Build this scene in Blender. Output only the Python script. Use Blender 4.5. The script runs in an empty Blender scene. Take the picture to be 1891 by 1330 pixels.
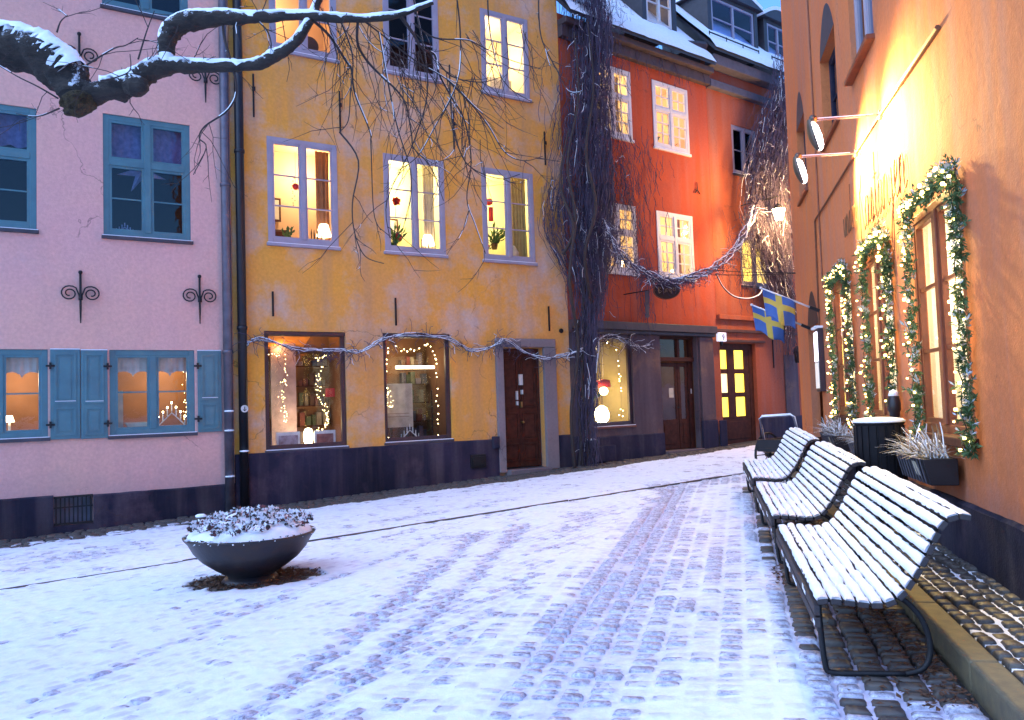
import bpy, math, random
import numpy as np
from mathutils import Vector, Matrix
random.seed(7); RNG = np.random.default_rng(7)
sc = bpy.context.scene; col = sc.collection

# ------------------------------------------------------------------ camera, sky, sun, exposure
cd = bpy.data.cameras.new('camera'); cam = bpy.data.objects.new('camera', cd); col.objects.link(cam)
cd.sensor_fit = 'HORIZONTAL'; cd.sensor_width = 36.0; cd.lens = 36.0 * 1504.8 / 1891.0
cd.clip_start = 0.05; cd.clip_end = 600
cam.location = (0, 0, 1.6)
cam.matrix_world = Matrix.Translation((0, 0, 1.6)) @ Matrix.Rotation(math.radians(90 + 3.012), 4, 'X') @ Matrix.Rotation(math.radians(-1.897), 4, 'Z')
sc.camera = cam

w = bpy.data.worlds.new('World'); sc.world = w; w.use_nodes = True
wn = w.node_tree; bg = wn.nodes['Background']
sky = wn.nodes.new('ShaderNodeTexSky'); sky.sky_type = 'NISHITA'; sky.sun_disc = False
SUN_EL, SUN_ROT = math.radians(48), math.radians(242)
sky.sun_elevation = SUN_EL; sky.sun_rotation = SUN_ROT
sky.air_density = 1.2; sky.dust_density = 1.5; sky.ozone_density = 4.0
tint = wn.nodes.new('ShaderNodeMix'); tint.data_type = 'RGBA'; tint.blend_type = 'MULTIPLY'; tint.inputs[0].default_value = 1.0
tint.inputs[7].default_value = (.86, 1.43, 2.2, 1)
wn.links.new(sky.outputs[0], tint.inputs[6]); wn.links.new(tint.outputs[2], bg.inputs[0])
bg.inputs[1].default_value = 0.075

sd = bpy.data.lights.new('sun', 'SUN'); sun = bpy.data.objects.new('sun', sd); col.objects.link(sun)
sd.energy = 0.55; sd.angle = math.radians(100); sd.color = (1.0, 0.96, 0.95)
sun.rotation_euler = (math.radians(42), 0, math.radians(-62))

sc.view_settings.view_transform = 'Standard'; sc.view_settings.look = 'None'
sc.view_settings.gamma = 1.0; sc.view_settings.use_curve_mapping = False
sc.view_settings.exposure = 1.39
sc.render.engine = 'CYCLES'
sc.cycles.use_denoising = True; sc.cycles.max_bounces = 7; sc.cycles.diffuse_bounces = 3
sc.cycles.transparent_max_bounces = 16; sc.cycles.sample_clamp_indirect = 4.0; sc.cycles.use_light_tree = True
sc.cycles.caustics_reflective = False; sc.cycles.caustics_refractive = False

# ------------------------------------------------------------------ helpers
def gz(x, y): return 0.0354 * x + 0.0109 * y

class Wall:                                   # a vertical plane: u along it, z up, d towards the square
    def __init__(s, p0, ang, sg):
        a = math.radians(ang); s.p = Vector((p0[0], p0[1], 0))
        s.s = Vector((math.sin(a), math.cos(a), 0)); s.n = sg * Vector((math.cos(a), -math.sin(a), 0)); s.up = Vector((0, 0, 1))
    def __call__(s, u, z, d=0.0): return s.p + s.s * u + s.n * d + Vector((0, 0, z))
    def g(s, u, d=0.0):
        q = s(u, 0, d); return gz(q.x, q.y)
YW = Wall((-7.378, 11.9), 58.23, 1)           # pink and yellow fronts
OW = Wall((1.2202, 17.2249), 52.0, 1)         # red and terracotta fronts
RW = Wall((3.1985, 5.3881), 13.07, -1)        # orange restaurant front

LOC = {}
class MB:
    def __init__(s): s.v = []; s.f = []; s.m = []
    def add(s, vs, fs, mi=0):
        b = len(s.v); s.v += [tuple(x) for x in vs]
        for f in fs: s.f.append(tuple(b + i for i in f)); s.m.append(mi)
        return s
    def quad(s, a, b, c, d, mi=0): return s.add([a, b, c, d], [(0, 1, 2, 3)], mi)
    def obox(s, c, ax, ay, az, mi=0):         # centre and half vectors
        c, ax, ay, az = Vector(c), Vector(ax), Vector(ay), Vector(az)
        vs = [c + ax * i + ay * j + az * k for k in (-1, 1) for j in (-1, 1) for i in (-1, 1)]
        return s.add(vs, [(0, 2, 3, 1), (4, 5, 7, 6), (0, 1, 5, 4), (2, 6, 7, 3), (0, 4, 6, 2), (1, 3, 7, 5)], mi)
    def wbox(s, W, u0, u1, z0, z1, d0, d1, mi=0):
        return s.obox(W((u0 + u1) / 2, (z0 + z1) / 2, (d0 + d1) / 2), W.s * (u1 - u0) / 2, W.n * (d1 - d0) / 2, W.up * (z1 - z0) / 2, mi)
    def tube(s, pts, r, n=8, mi=0, caps=True):
        pts = [Vector(p) for p in pts]
        if not hasattr(r, '__len__'): r = [r] * len(pts)
        b = len(s.v); prev = None
        for i, p in enumerate(pts):
            t = (pts[min(i + 1, len(pts) - 1)] - pts[max(i - 1, 0)])
            t = t.normalized() if t.length > 1e-9 else Vector((0, 0, 1))
            if prev is None:
                a = t.cross(Vector((0, 0, 1)) if abs(t.z) < .9 else Vector((1, 0, 0))).normalized()
            else:
                a = prev - t * prev.dot(t); a = a.normalized() if a.length > 1e-6 else t.orthogonal().normalized()
            prev = a; c = t.cross(a)
            for k in range(n):
                q = 2 * math.pi * k / n
                s.v.append(tuple(p + (a * math.cos(q) + c * math.sin(q)) * r[i]))
        for i in range(len(pts) - 1):
            for k in range(n):
                k2 = (k + 1) % n
                s.f.append((b + i * n + k, b + i * n + k2, b + (i + 1) * n + k2, b + (i + 1) * n + k)); s.m.append(mi)
        if caps:
            s.f.append(tuple(b + k for k in range(n))[::-1]); s.m.append(mi)
            s.f.append(tuple(b + (len(pts) - 1) * n + k for k in range(n))); s.m.append(mi)
        return s
    def lathe(s, c, prof, n=20, mi=0, ax=(1, 0, 0), ay=(0, 1, 0), az=(0, 0, 1)):
        c, ax, ay, az = Vector(c), Vector(ax), Vector(ay), Vector(az); b = len(s.v)
        for r, z in prof:
            for k in range(n):
                q = 2 * math.pi * k / n
                s.v.append(tuple(c + ax * (r * math.cos(q)) + ay * (r * math.sin(q)) + az * z))
        for i in range(len(prof) - 1):
            for k in range(n):
                k2 = (k + 1) % n
                s.f.append((b + i * n + k, b + i * n + k2, b + (i + 1) * n + k2, b + (i + 1) * n + k)); s.m.append(mi)
        s.f.append(tuple(b + k for k in range(n))[::-1]); s.m.append(mi)
        s.f.append(tuple(b + (len(prof) - 1) * n + k for k in range(n))); s.m.append(mi)
        return s
    def ball(s, c, r, n=10, mi=0, sx=1, sy=1, sz=1):
        prof = [(r * math.sin(math.pi * i / (n // 2 + 1)), -r * math.cos(math.pi * i / (n // 2 + 1)) * sz) for i in range(1, n // 2 + 1)]
        return s.lathe(c, prof, n, mi, (sx, 0, 0), (0, sy, 0))
    def prism(s, pts, off, mi=0):             # polygon extruded by off
        n = len(pts); off = Vector(off)
        vs = [Vector(p) for p in pts] + [Vector(p) + off for p in pts]
        return s.add(vs, [tuple(range(n))[::-1], tuple(range(n, 2 * n))] + [(i, (i + 1) % n, n + (i + 1) % n, n + i) for i in range(n)], mi)
    def leaf(s, p, d, wv, L, wd, bend=0.3, mi=0):
        p, d, wv = Vector(p), Vector(d).normalized(), Vector(wv).normalized(); nrm = d.cross(wv)
        m = p + d * L * .5 + nrm * L * bend * .5; e = p + d * L
        return s.add([p, m - wv * wd, e, m + wv * wd], [(0, 1, 2), (0, 2, 3)], mi)
    def build(s, name, mats, parent=None, smooth=False, bevel=0, kind=None, loc=None):
        me = bpy.data.meshes.new(name)
        o = bpy.data.objects.new(name, me); col.objects.link(o)
        base = LOC[parent] if parent is not None else (Vector(loc) if loc is not None else Vector((0, 0, 0)))
        if parent is not None: o.parent = parent
        else: o.location = base
        LOC[o] = base
        vs = np.array(s.v, dtype=float).reshape(-1, 3) - np.array(base)
        me.from_pydata(vs.tolist(), [], s.f)
        for m in (mats if isinstance(mats, (list, tuple)) else [mats]): me.materials.append(m)
        if any(s.m): me.polygons.foreach_set('material_index', s.m)
        if smooth: me.polygons.foreach_set('use_smooth', [True] * len(me.polygons))
        if bevel:
            b = o.modifiers.new('bevel', 'BEVEL'); b.width = bevel; b.segments = 2; b.limit_method = 'ANGLE'
        if kind: o['kind'] = kind
        return o

def tag(o, label, cat, group=None):
    o['label'] = label; o['category'] = cat
    if group: o['group'] = group
    return o
def thing(name, label, cat, loc, group=None):
    o = bpy.data.objects.new(name, None); col.objects.link(o); o.location = loc; o.empty_display_size = .1
    LOC[o] = Vector(loc); return tag(o, label, cat, group)
def structure(o): o['kind'] = 'structure'; return o
def inst(src, parent, wloc=None, name=None):  # a copy of one part sharing its mesh
    c = src.copy(); col.objects.link(c); c.parent = parent
    if wloc is not None: c.location = Vector(wloc) - LOC[parent]
    LOC[c] = LOC[parent]; return c
def copy_tree(o, parent=None):
    c = o.copy(); col.objects.link(c); c.parent = parent
    for ch in o.children: copy_tree(ch, c)
    return c
def curve(pts, n):                            # Catmull-Rom through pts, n points per span
    P = [Vector(p) for p in pts]; out = []
    for i in range(len(P) - 1):
        a, b, c, d = P[max(i - 1, 0)], P[i], P[i + 1], P[min(i + 2, len(P) - 1)]
        for k in range(n):
            t = k / n
            out.append(.5 * ((2 * b) + (c - a) * t + (2 * a - 5 * b + 4 * c - d) * t * t + (3 * b - a - 3 * c + d) * t ** 3))
    return out + [P[-1]]
def lerp(a, b, t): return a + (b - a) * t
def interp(vals, n):                          # stretch a list of numbers to n entries
    return [float(np.interp(i / (n - 1), np.linspace(0, 1, len(vals)), vals)) for i in range(n)]
U = random.uniform

# ------------------------------------------------------------------ materials
def nodes(name):
    m = bpy.data.materials.new(name); m.use_nodes = True; t = m.node_tree
    return m, t, t.nodes['Principled BSDF']
def noise(t, scale, detail=4, vec=None, rough=.55):
    n = t.nodes.new('ShaderNodeTexNoise'); n.inputs['Scale'].default_value = scale; n.inputs['Detail'].default_value = detail
    n.inputs['Roughness'].default_value = rough
    if vec is None: vec = t.nodes.new('ShaderNodeNewGeometry').outputs['Position']
    t.links.new(vec, n.inputs['Vector']); return n.outputs['Fac']
def ramp(t, fac, a, b):
    r = t.nodes.new('ShaderNodeMapRange'); r.inputs[1].default_value = a; r.inputs[2].default_value = b; t.links.new(fac, r.inputs[0]); return r.outputs[0]
def mix(t, fac, a, b, mode='MIX'):
    n = t.nodes.new('ShaderNodeMix'); n.data_type = 'RGBA'; n.blend_type = mode
    for sck, v in ((n.inputs[0], fac), (n.inputs[6], a), (n.inputs[7], b)):
        if isinstance(v, (int, float)): sck.default_value = v
        elif isinstance(v, tuple): sck.default_value = (*v[:3], 1)
        else: t.links.new(v, sck)
    return n.outputs[2]
def bump(t, b, fac, strength, dist=.02):
    n = t.nodes.new('ShaderNodeBump'); n.inputs['Strength'].default_value = strength; n.inputs['Distance'].default_value = dist
    t.links.new(fac, n.inputs['Height']); t.links.new(n.outputs[0], b.inputs['Normal'])
def stretch(t, sx, sy, sz):
    g = t.nodes.new('ShaderNodeNewGeometry'); m = t.nodes.new('ShaderNodeVectorMath'); m.operation = 'MULTIPLY'
    m.inputs[1].default_value = (sx, sy, sz); t.links.new(g.outputs['Position'], m.inputs[0]); return m.outputs[0]
def mat(name, c, rough=.7, metal=0.0, c2=None, scale=6, bmp=.15, bscale=70, spec=None, bdist=.01):
    m, t, b = nodes(name); b.inputs['Roughness'].default_value = rough; b.inputs['Metallic'].default_value = metal
    if spec is not None: b.inputs['Specular IOR Level'].default_value = spec
    if c2 is None: c2 = tuple(x * .62 for x in c)
    f = ramp(t, noise(t, scale, 6), .3, .7)
    t.links.new(mix(t, f, c, c2), b.inputs['Base Color'])
    if bmp: bump(t, b, noise(t, bscale, 5), bmp, bdist)
    return m
def plaster(name, c, c2, c3, amount=.62, streak=.25, dirt=None):
    m, t, b = nodes(name); b.inputs['Roughness'].default_value = .92; b.inputs['Specular IOR Level'].default_value = .2
    x = mix(t, ramp(t, noise(t, .55, 7), .35, .65), c, c2)
    x = mix(t, ramp(t, noise(t, 1.15, 9, rough=.65), amount, amount + .22), x, c3)
    x = mix(t, ramp(t, noise(t, 1.0, 6, stretch(t, 3.2, 3.2, .28)), .45, .75), x, mix(t, streak, x, (.25, .2, .2), 'MIX'))
    x = mix(t, .5, x, mix(t, ramp(t, noise(t, 22, 5), .3, .7), mix(t, 1.0, x, (.8, .8, .82), 'MULTIPLY'), mix(t, 1.0, x, (1.1, 1.1, 1.1), 'MULTIPLY')))
    if dirt is not None:                      # splash stains near the pavement
        g = t.nodes.new('ShaderNodeNewGeometry'); s = t.nodes.new('ShaderNodeSeparateXYZ'); t.links.new(g.outputs['Position'], s.inputs[0])
        a = t.nodes.new('ShaderNodeMath'); a.operation = 'MULTIPLY_ADD'; a.inputs[1].default_value = 1.3
        t.links.new(noise(t, 1.8, 8, rough=.7), a.inputs[0]); t.links.new(s.outputs[2], a.inputs[2])
        x = mix(t, ramp(t, a.outputs[0], dirt + .75, dirt + .1), x, mix(t, .45, x, (.30, .26, .27)))
    vo = t.nodes.new('ShaderNodeTexVoronoi'); vo.feature = 'DISTANCE_TO_EDGE'; vo.inputs['Scale'].default_value = .55
    g2 = t.nodes.new('ShaderNodeNewGeometry'); nn_ = t.nodes.new('ShaderNodeTexNoise'); nn_.inputs['Scale'].default_value = 2.2; nn_.inputs['Detail'].default_value = 7; t.links.new(g2.outputs['Position'], nn_.inputs['Vector'])
    ad = t.nodes.new('ShaderNodeVectorMath'); ad.operation = 'MULTIPLY_ADD'; ad.inputs[1].default_value = (.9, .9, .9); t.links.new(nn_.outputs['Color'], ad.inputs[0]); t.links.new(g2.outputs['Position'], ad.inputs[2]); t.links.new(ad.outputs[0], vo.inputs['Vector'])
    ck = t.nodes.new('ShaderNodeMath'); ck.operation = 'MULTIPLY'; t.links.new(ramp(t, vo.outputs['Distance'], .006, .001), ck.inputs[0]); t.links.new(ramp(t, noise(t, .7, 3), .52, .6), ck.inputs[1])
    x = mix(t, ck.outputs[0], x, mix(t, .55, x, (.06, .04, .04)))
    t.links.new(x, b.inputs['Base Color'])
    h = t.nodes.new('ShaderNodeMath'); h.operation = 'MULTIPLY_ADD'; h.inputs[1].default_value = .35
    t.links.new(noise(t, 60, 5), h.inputs[0]); t.links.new(noise(t, 3.5, 6), h.inputs[2])
    bump(t, b, h.outputs[0], .45, .03); return m
def emit(name, c, s):
    m, t, b = nodes(name); b.inputs['Base Color'].default_value = (*c, 1); b.inputs['Emission Color'].default_value = (*c, 1)
    b.inputs['Emission Strength'].default_value = s; return m
def glass_mat(name, tintc=(1, 1, 1), refl=1.0):
    m, t, b = nodes(name); t.nodes.remove(b)
    tr = t.nodes.new('ShaderNodeBsdfTransparent'); tr.inputs[0].default_value = (*tintc, 1)
    gl = t.nodes.new('ShaderNodeBsdfGlossy'); gl.inputs['Roughness'].default_value = .03
    lw = t.nodes.new('ShaderNodeLayerWeight'); pw = t.nodes.new('ShaderNodeMath'); pw.operation = 'POWER'; pw.inputs[1].default_value = 5; t.links.new(lw.outputs['Facing'], pw.inputs[0])
    fr = t.nodes.new('ShaderNodeMath'); fr.operation = 'MULTIPLY_ADD'; fr.inputs[1].default_value = .92; fr.inputs[2].default_value = .045; t.links.new(pw.outputs[0], fr.inputs[0])
    if refl != 1.0:
        k = t.nodes.new('ShaderNodeMath'); k.operation = 'MULTIPLY'; k.inputs[1].default_value = refl; t.links.new(fr.outputs[0], k.inputs[0]); fo = k.outputs[0]
    else: fo = fr.outputs[0]
    bm = t.nodes.new('ShaderNodeBump'); bm.inputs['Strength'].default_value = .08; bm.inputs['Distance'].default_value = .02
    t.links.new(noise(t, 5, 2), bm.inputs['Height']); t.links.new(bm.outputs[0], gl.inputs['Normal'])
    mx = t.nodes.new('ShaderNodeMixShader'); t.links.new(fo, mx.inputs[0]); t.links.new(tr.outputs[0], mx.inputs[1]); t.links.new(gl.outputs[0], mx.inputs[2])
    t.links.new(mx.outputs[0], t.nodes['Material Output'].inputs['Surface']); return m
def snow_mat(name, c=(.84, .86, .92), grit=0.0):
    m, t, b = nodes(name); b.inputs['Roughness'].default_value = .85; b.inputs['Specular IOR Level'].default_value = .25
    x = mix(t, ramp(t, noise(t, 14, 6), .35, .7), c, tuple(v * .9 for v in c))
    if grit: x = mix(t, ramp(t, noise(t, 5, 8, rough=.7), .62, .74), x, (.45, .43, .5))
    t.links.new(x, b.inputs['Base Color'])
    bump(t, b, noise(t, 45, 6, rough=.7), .35, .012); return m

SNOW = snow_mat('snow'); 
PINK = plaster('pink_plaster', (.72, .405, .33), (.68, .38, .35), (.62, .43, .44), .66, .10, .75)
YELL = plaster('yellow_plaster', (.80, .355, .048), (.72, .33, .085), (.58, .41, .33), .47, .34, .9)
RED = plaster('red_plaster', (.45, .078, .030), (.40, .072, .035), (.30, .07, .055), .58, .25)
TERRA = plaster('terracotta_plaster', (.38, .095, .045), (.34, .09, .05), (.28, .11, .08), .6, .25, 1.0)
ORNG = plaster('orange_plaster', (.60, .185, .058), (.54, .165, .065), (.42, .16, .095), .60, .38, .8)
GREYW = plaster('grey_brown_plaster', (.12, .08, .085), (.085, .06, .075), (.22, .13, .09), .54, .3, .7)
PLIN = plaster('dark_plinth_stone', (.038, .034, .066), (.012, .012, .024), (.085, .06, .085), .54, .25)
SURR = plaster('pale_stone', (.26, .21, .22), (.20, .17, .18), (.16, .13, .13), .6, .2, .8)
BLUEP = mat('blue_green_paint', (.07, .19, .225), .5, 0, (.05, .14, .18), 4, .12, 40)
LILAC = mat('lilac_grey_paint', (.34, .31, .38), .55, 0, (.28, .25, .31), 4, .1, 40)
WHITEP = mat('white_window_paint', (.70, .66, .64), .5, 0, (.62, .56, .54), 4, .1, 40)
BROWNW = mat('dark_brown_wood', (.085, .026, .016), .75, 0, (.040, .014, .010), 9, .25, 30, spec=.2)
REDW = mat('red_brown_wood', (.23, .055, .02), .45, 0, (.14, .035, .015), 9, .2, 30)
DKFRAME = mat('dark_shop_frame', (.05, .022, .03), .5, 0, (.03, .016, .022), 9, .2, 30)
SILL = mat('dark_metal_sill', (.07, .065, .085), .45, .3)
IRON = mat('black_iron', (.018, .017, .02), .55, .4, bmp=.3, bscale=120)
PIPEK = mat('black_pipe_paint', (.018, .016, .022), .4, .2)
PIPEG = mat('grey_zinc_pipe', (.16, .145, .18), .5, .5)
def bark_mat():
    m, t, b = nodes('wet_bark'); b.inputs['Roughness'].default_value = .8
    v = stretch(t, 9, 26, 26); x = mix(t, ramp(t, noise(t, 1, 8, v, .7), .35, .65), (.012, .009, .009), (.045, .03, .024))
    g = t.nodes.new('ShaderNodeNewGeometry'); s = t.nodes.new('ShaderNodeSeparateXYZ'); t.links.new(g.outputs['Normal'], s.inputs[0])
    a = t.nodes.new('ShaderNodeMath'); a.operation = 'MULTIPLY_ADD'; a.inputs[1].default_value = .16; t.links.new(s.outputs[2], a.inputs[0]); t.links.new(noise(t, 13, 8, rough=.75), a.inputs[2])
    t.links.new(mix(t, ramp(t, a.outputs[0], .60, .66), x, (.75, .77, .84)), b.inputs['Base Color'])
    bump(t, b, noise(t, 1, 8, v, .7), 1.0, .045); return m
BARK = bark_mat()
TWIG = mat('twig_bark', (.045, .028, .025), .85, 0, (.028, .018, .02), 12, .2)
VINE = mat('vine_twigs', (.095, .072, .125), .9, 0, (.045, .034, .062), 5, .2)
MOSS = mat('mossy_stump', (.085, .055, .018), .95, 0, (.022, .014, .010), 34, 1.0, 60, bdist=.05)
GLASS = glass_mat('window_glass'); DGLASS = glass_mat('dark_window_glass', (.6, .68, .9), 1.15)
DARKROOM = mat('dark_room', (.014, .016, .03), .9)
OLIVE = mat('olive_room_wall', (.30, .24, .09), .9, 0, (.20, .15, .05), 2, 0)
CREAM = mat('cream_room_wall', (.72, .60, .38), .9, 0, (.66, .54, .34), 2, 0)
YELROOM = mat('pale_yellow_room_wall', (.75, .68, .36), .9, 0, (.70, .62, .32), 2, 0)
PEACH = mat('peach_room_wall', (.70, .46, .26), .9, 0, (.62, .40, .22), 2, 0)
BROWNROOM = mat('brown_room_wall', (.22, .105, .05), .9, 0, (.14, .065, .03), 2, 0)
SHADE = emit('lit_lampshade', (1.0, .74, .42), 3.2)
BULB = emit('lit_bulb', (1.0, .62, .17), 6.5)
COOLBULB = emit('lit_white_bulb', (1.0, .78, .36), 9.0)
FLAME = emit('lit_candle_tip', (1.0, .78, .40), 10.0)
WHITE = mat('white_ceramic', (.75, .73, .70), .5, bmp=0)
PAPER = mat('pale_paper', (.62, .56, .44), .8, bmp=0)
LEAFG = mat('house_plant_green', (.07, .17, .03), .6, 0, (.04, .11, .02), 20, 0)
REDF = mat('red_petals', (.62, .02, .02), .6, 0, (.5, .015, .03), 20, 0)
BRASS = mat('brown_bottle', (.10, .05, .02), .4, .2, bmp=0)
FIR = mat('fir_needles', (.06, .14, .045), .7, 0, (.03, .08, .03), 12, 0)
FIRS = mat('frosted_fir_needles', (.50, .55, .62), .8, 0, (.30, .38, .38), 12, 0)

def net_mat():
    m, t, b = nodes('net_curtain_cloth'); b.inputs['Base Color'].default_value = (.82, .80, .72, 1); b.inputs['Roughness'].default_value = .9
    tr = t.nodes.new('ShaderNodeBsdfTranslucent'); tr.inputs[0].default_value = (.85, .82, .72, 1); mx = t.nodes.new('ShaderNodeMixShader'); mx.inputs[0].default_value = .6
    t.links.new(b.outputs[0], mx.inputs[1]); t.links.new(tr.outputs[0], mx.inputs[2]); t.links.new(mx.outputs[0], t.nodes['Material Output'].inputs['Surface']); return m
NETC = net_mat()

# ------------------------------------------------------------------ ground, paving, snow
def lattice(seed):
    r = np.random.default_rng(seed); return r.random((256, 256))
LAT = [lattice(k) for k in range(6)]
def vnoise(x, y, k=0):
    xi, yi = np.floor(x).astype(int), np.floor(y).astype(int); fx, fy = x - xi, y - yi
    fx = fx * fx * (3 - 2 * fx); fy = fy * fy * (3 - 2 * fy); L = LAT[k % 6]
    g = lambda i, j: L[i % 256, j % 256]
    return (g(xi, yi) * (1 - fx) + g(xi + 1, yi) * fx) * (1 - fy) + (g(xi, yi + 1) * (1 - fx) + g(xi + 1, yi + 1) * fx) * fy
def fbm(x, y, k=0, o=4):
    s = 0; a = .5; t = 0
    for i in range(o): s = s + a * vnoise(x * 2 ** i + 17.3 * i, y * 2 ** i + 9.1 * i, k + i); t += a; a *= .55
    return s / t
def seg_dist(x, y, pts):
    best = np.full(np.shape(x), 1e9)
    for (x0, y0), (x1, y1) in zip(pts[:-1], pts[1:]):
        dx, dy = x1 - x0, y1 - y0; t = np.clip(((x - x0) * dx + (y - y0) * dy) / (dx * dx + dy * dy), 0, 1)
        best = np.minimum(best, np.hypot(x - x0 - t * dx, y - y0 - t * dy))
    return best
def wd(W, x, y): return (x - W.p.x) * W.n.x + (y - W.p.y) * W.n.y
def wu(W, x, y): return (x - W.p.x) * W.s.x + (y - W.p.y) * W.s.y
def front_d(x, y): return np.where(wu(YW, x, y) < 10.1, wd(YW, x, y), wd(OW, x, y))
P2 = lambda L: [(p[0], p[1]) for p in L]
TRACKS = [(P2([(-0.100,4.137,0.042), (0.162,5.261,0.063), (0.558,6.577,0.091), (1.388,9.362,0.151), (2.328,12.320,0.217)]), .15, .92),
          (P2([(0.193,4.086,0.051), (0.563,5.550,0.080), (0.953,6.978,0.110), (1.654,9.681,0.164), (2.473,12.235,0.221)]), .18, .86),
          (P2([(-1.525,4.280,-0.007), (-1.406,4.631,0.001), (-1.224,5.346,0.015), (-0.916,6.999,0.044), (-0.475,9.461,0.086)]), .11, 1.0),
          (P2([(-1.126,4.246,0.006), (-1.001,4.721,0.016), (-0.755,5.711,0.036), (-0.384,7.458,0.068), (0.095,9.991,0.112)]), .10, .95),
          (P2([(-2.842,4.813,-0.048), (-2.485,5.735,-0.025), (-1.908,7.284,0.012), (-0.958,9.300,0.067)]), .09, .6),
          (P2([(-0.733,4.213,0.020), (-0.376,5.622,0.048), (0.113,7.765,0.089), (0.867,10.523,0.145)]), .26, .42),
          (P2([(0.505,4.031,0.062), (0.775,5.017,0.082), (1.237,6.951,0.120), (2.126,10.400,0.189)]), .22, .5),
          (P2([(0.932,3.957,0.076), (1.231,5.130,0.099), (1.682,6.812,0.134), (2.379,9.399,0.187)]), .26, .36),
          (P2([(2.314,12.683,0.220), (2.984,13.033,0.248), (3.912,13.253,0.283)]), .5, .75),
          (P2([(-2.238,10.769,0.038), (-1.171,11.472,0.084), (0.050,12.591,0.139)]), .16, .5),
          (P2([(-5.727,9.705,-0.097), (-5.038,10.118,-0.068), (-4.452,10.631,-0.042)]), .5, .45)]
BOWL = (-2.56, 7.88)
def thickness(x, y):                          # snow depth above the mean top of the setts
    n = fbm(x * 2.2, y * 2.2, 0); n2 = fbm(x * 9, y * 9, 2, 3); n3 = fbm(x * .5, y * .5, 4, 3)
    T = .0126 + (n - .5) * .017 + (n2 - .5) * .015 + (n3 - .5) * .008
    for pts, wid, st in TRACKS:
        T = T - .0160 * st * np.exp(-(seg_dist(x, y, pts) / wid) ** 2) * (.55 + .9 * n)
    fdist = front_d(x, y)
    edge = 1.18 + (fbm(x * 3, y * 3, 1) - .5) * .35
    pk = np.where(wu(YW, x, y) < 3.1, (n2 > .57) * (fdist > .75) * .075, 0)
    T = np.where(fdist < edge, -.065 + pk, T)
    r = wd(RW, x, y); e = 1.50 + (n - .5) * .45 + (n2 - .5) * .25 + np.clip(4.75 - y, 0, 1) * .12
    under = np.clip((e - r) / .22, 0, 1) * np.clip((6.5 + .5 * n - wu(RW, x, y)) / .3, 0, 1)
    front = np.clip((4.62 - y) / .35, 0, 1)
    T = T * (1 - under) + under * (-.026 + .013 * front + (n - .5) * .03 + (n2 - .5) * .02 - .02 * np.clip((1.05 - r) / .2, 0, 1) * (1 - front))
    T = np.where(r < .70, -.2, T)
    b = np.hypot((x - BOWL[0] - .05) / .62, (y - BOWL[1]) / .44) + (n2 - .5) * .35 + (n - .5) * .3
    T = np.where(b < 1, np.minimum(T, -.06), T)
    return T

gm = MB(); gm.quad((-90, -70, gz(-90, -70) - .07), (90, -70, gz(90, -70) - .07), (90, 110, gz(90, 110) - .07), (-90, 110, gz(-90, 110) - .07))
structure(gm.build('ground', snow_mat('old_snow', (.78, .80, .86), 1)))
JOINT = mat('joint_sand', (.05, .042, .04), .95, 0, (.03, .026, .026), 20, .4, 60)
SETTW = mat('wet_granite', (.105, .085, .070), .55, 0, (.05, .045, .048), 7, .6, 90, bdist=.006)
def dusted():
    m, t, b = nodes('dusted_granite'); b.inputs['Roughness'].default_value = .8
    g = mix(t, ramp(t, noise(t, 8, 5), .3, .7), (.20, .175, .24), (.12, .105, .15))
    f = ramp(t, noise(t, 26, 8, rough=.8), .35, .60)
    t.links.new(mix(t, f, g, (.62, .62, .72)), b.inputs['Base Color']); bump(t, b, noise(t, 90, 5), .5, .006); return m
SETTD = dusted()
bed = MB(); bed.quad((-11, 1.5, gz(-11, 1.5) - .035), (8, 1.5, gz(8, 1.5) - .035), (8, 23, gz(8, 23) - .035), (-11, 23, gz(-11, 23) - .035))
square = structure(bed.build('square_paving', JOINT))

def sett_template(seed):
    r = np.random.default_rng(seed); V = []; F = []
    base = [(-.5, -.36), (-.36, -.5), (.36, -.5), (.5, -.36), (.5, .36), (.36, .5), (-.36, .5), (-.5, .36)]
    base = [(a + r.uniform(-.05, .05), b + r.uniform(-.05, .05)) for a, b in base]
    for k, z in ((1.0, -.05), (.97, -.010), (.80, .004)):
        V += [(a * k, b * k, z + (r.uniform(-.0025, .0025) if z > -.03 else 0)) for a, b in base]
    V.append((r.uniform(-.1, .1), r.uniform(-.1, .1), .008))
    for q in range(2):
        for k in range(8): F.append((q * 8 + k, q * 8 + (k + 1) % 8, q * 8 + 8 + (k + 1) % 8, q * 8 + 8 + k))
    for k in range(8): F.append((16 + k, 16 + (k + 1) % 8, 24))
    return np.array(V), F
TPL = [sett_template(k) for k in range(5)]
def rows(ang, org, ur, vr, L, Wd, mask):      # courses of setts in running bond along ang
    a = math.radians(ang); s = (math.sin(a), math.cos(a)); n = (math.cos(a), -math.sin(a)); out = []
    v = vr[0]
    while v < vr[1]:
        wdt = Wd * U(.9, 1.1); u = ur[0] + U(0, L)
        while u < ur[1]:
            l = L * U(.72, 1.25); c = (org[0] + s[0] * (u + l / 2) + n[0] * (v + wdt / 2), org[1] + s[1] * (u + l / 2) + n[1] * (v + wdt / 2))
            if mask(*c): out.append((c[0], c[1], math.pi / 2 - a + U(-.03, .03), l - .014 + U(-.006, .004), wdt - .014 + U(-.006, .004), random.gauss(0, .0055), random.randrange(5)))
            u += l
        v += wdt
    return out
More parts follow.
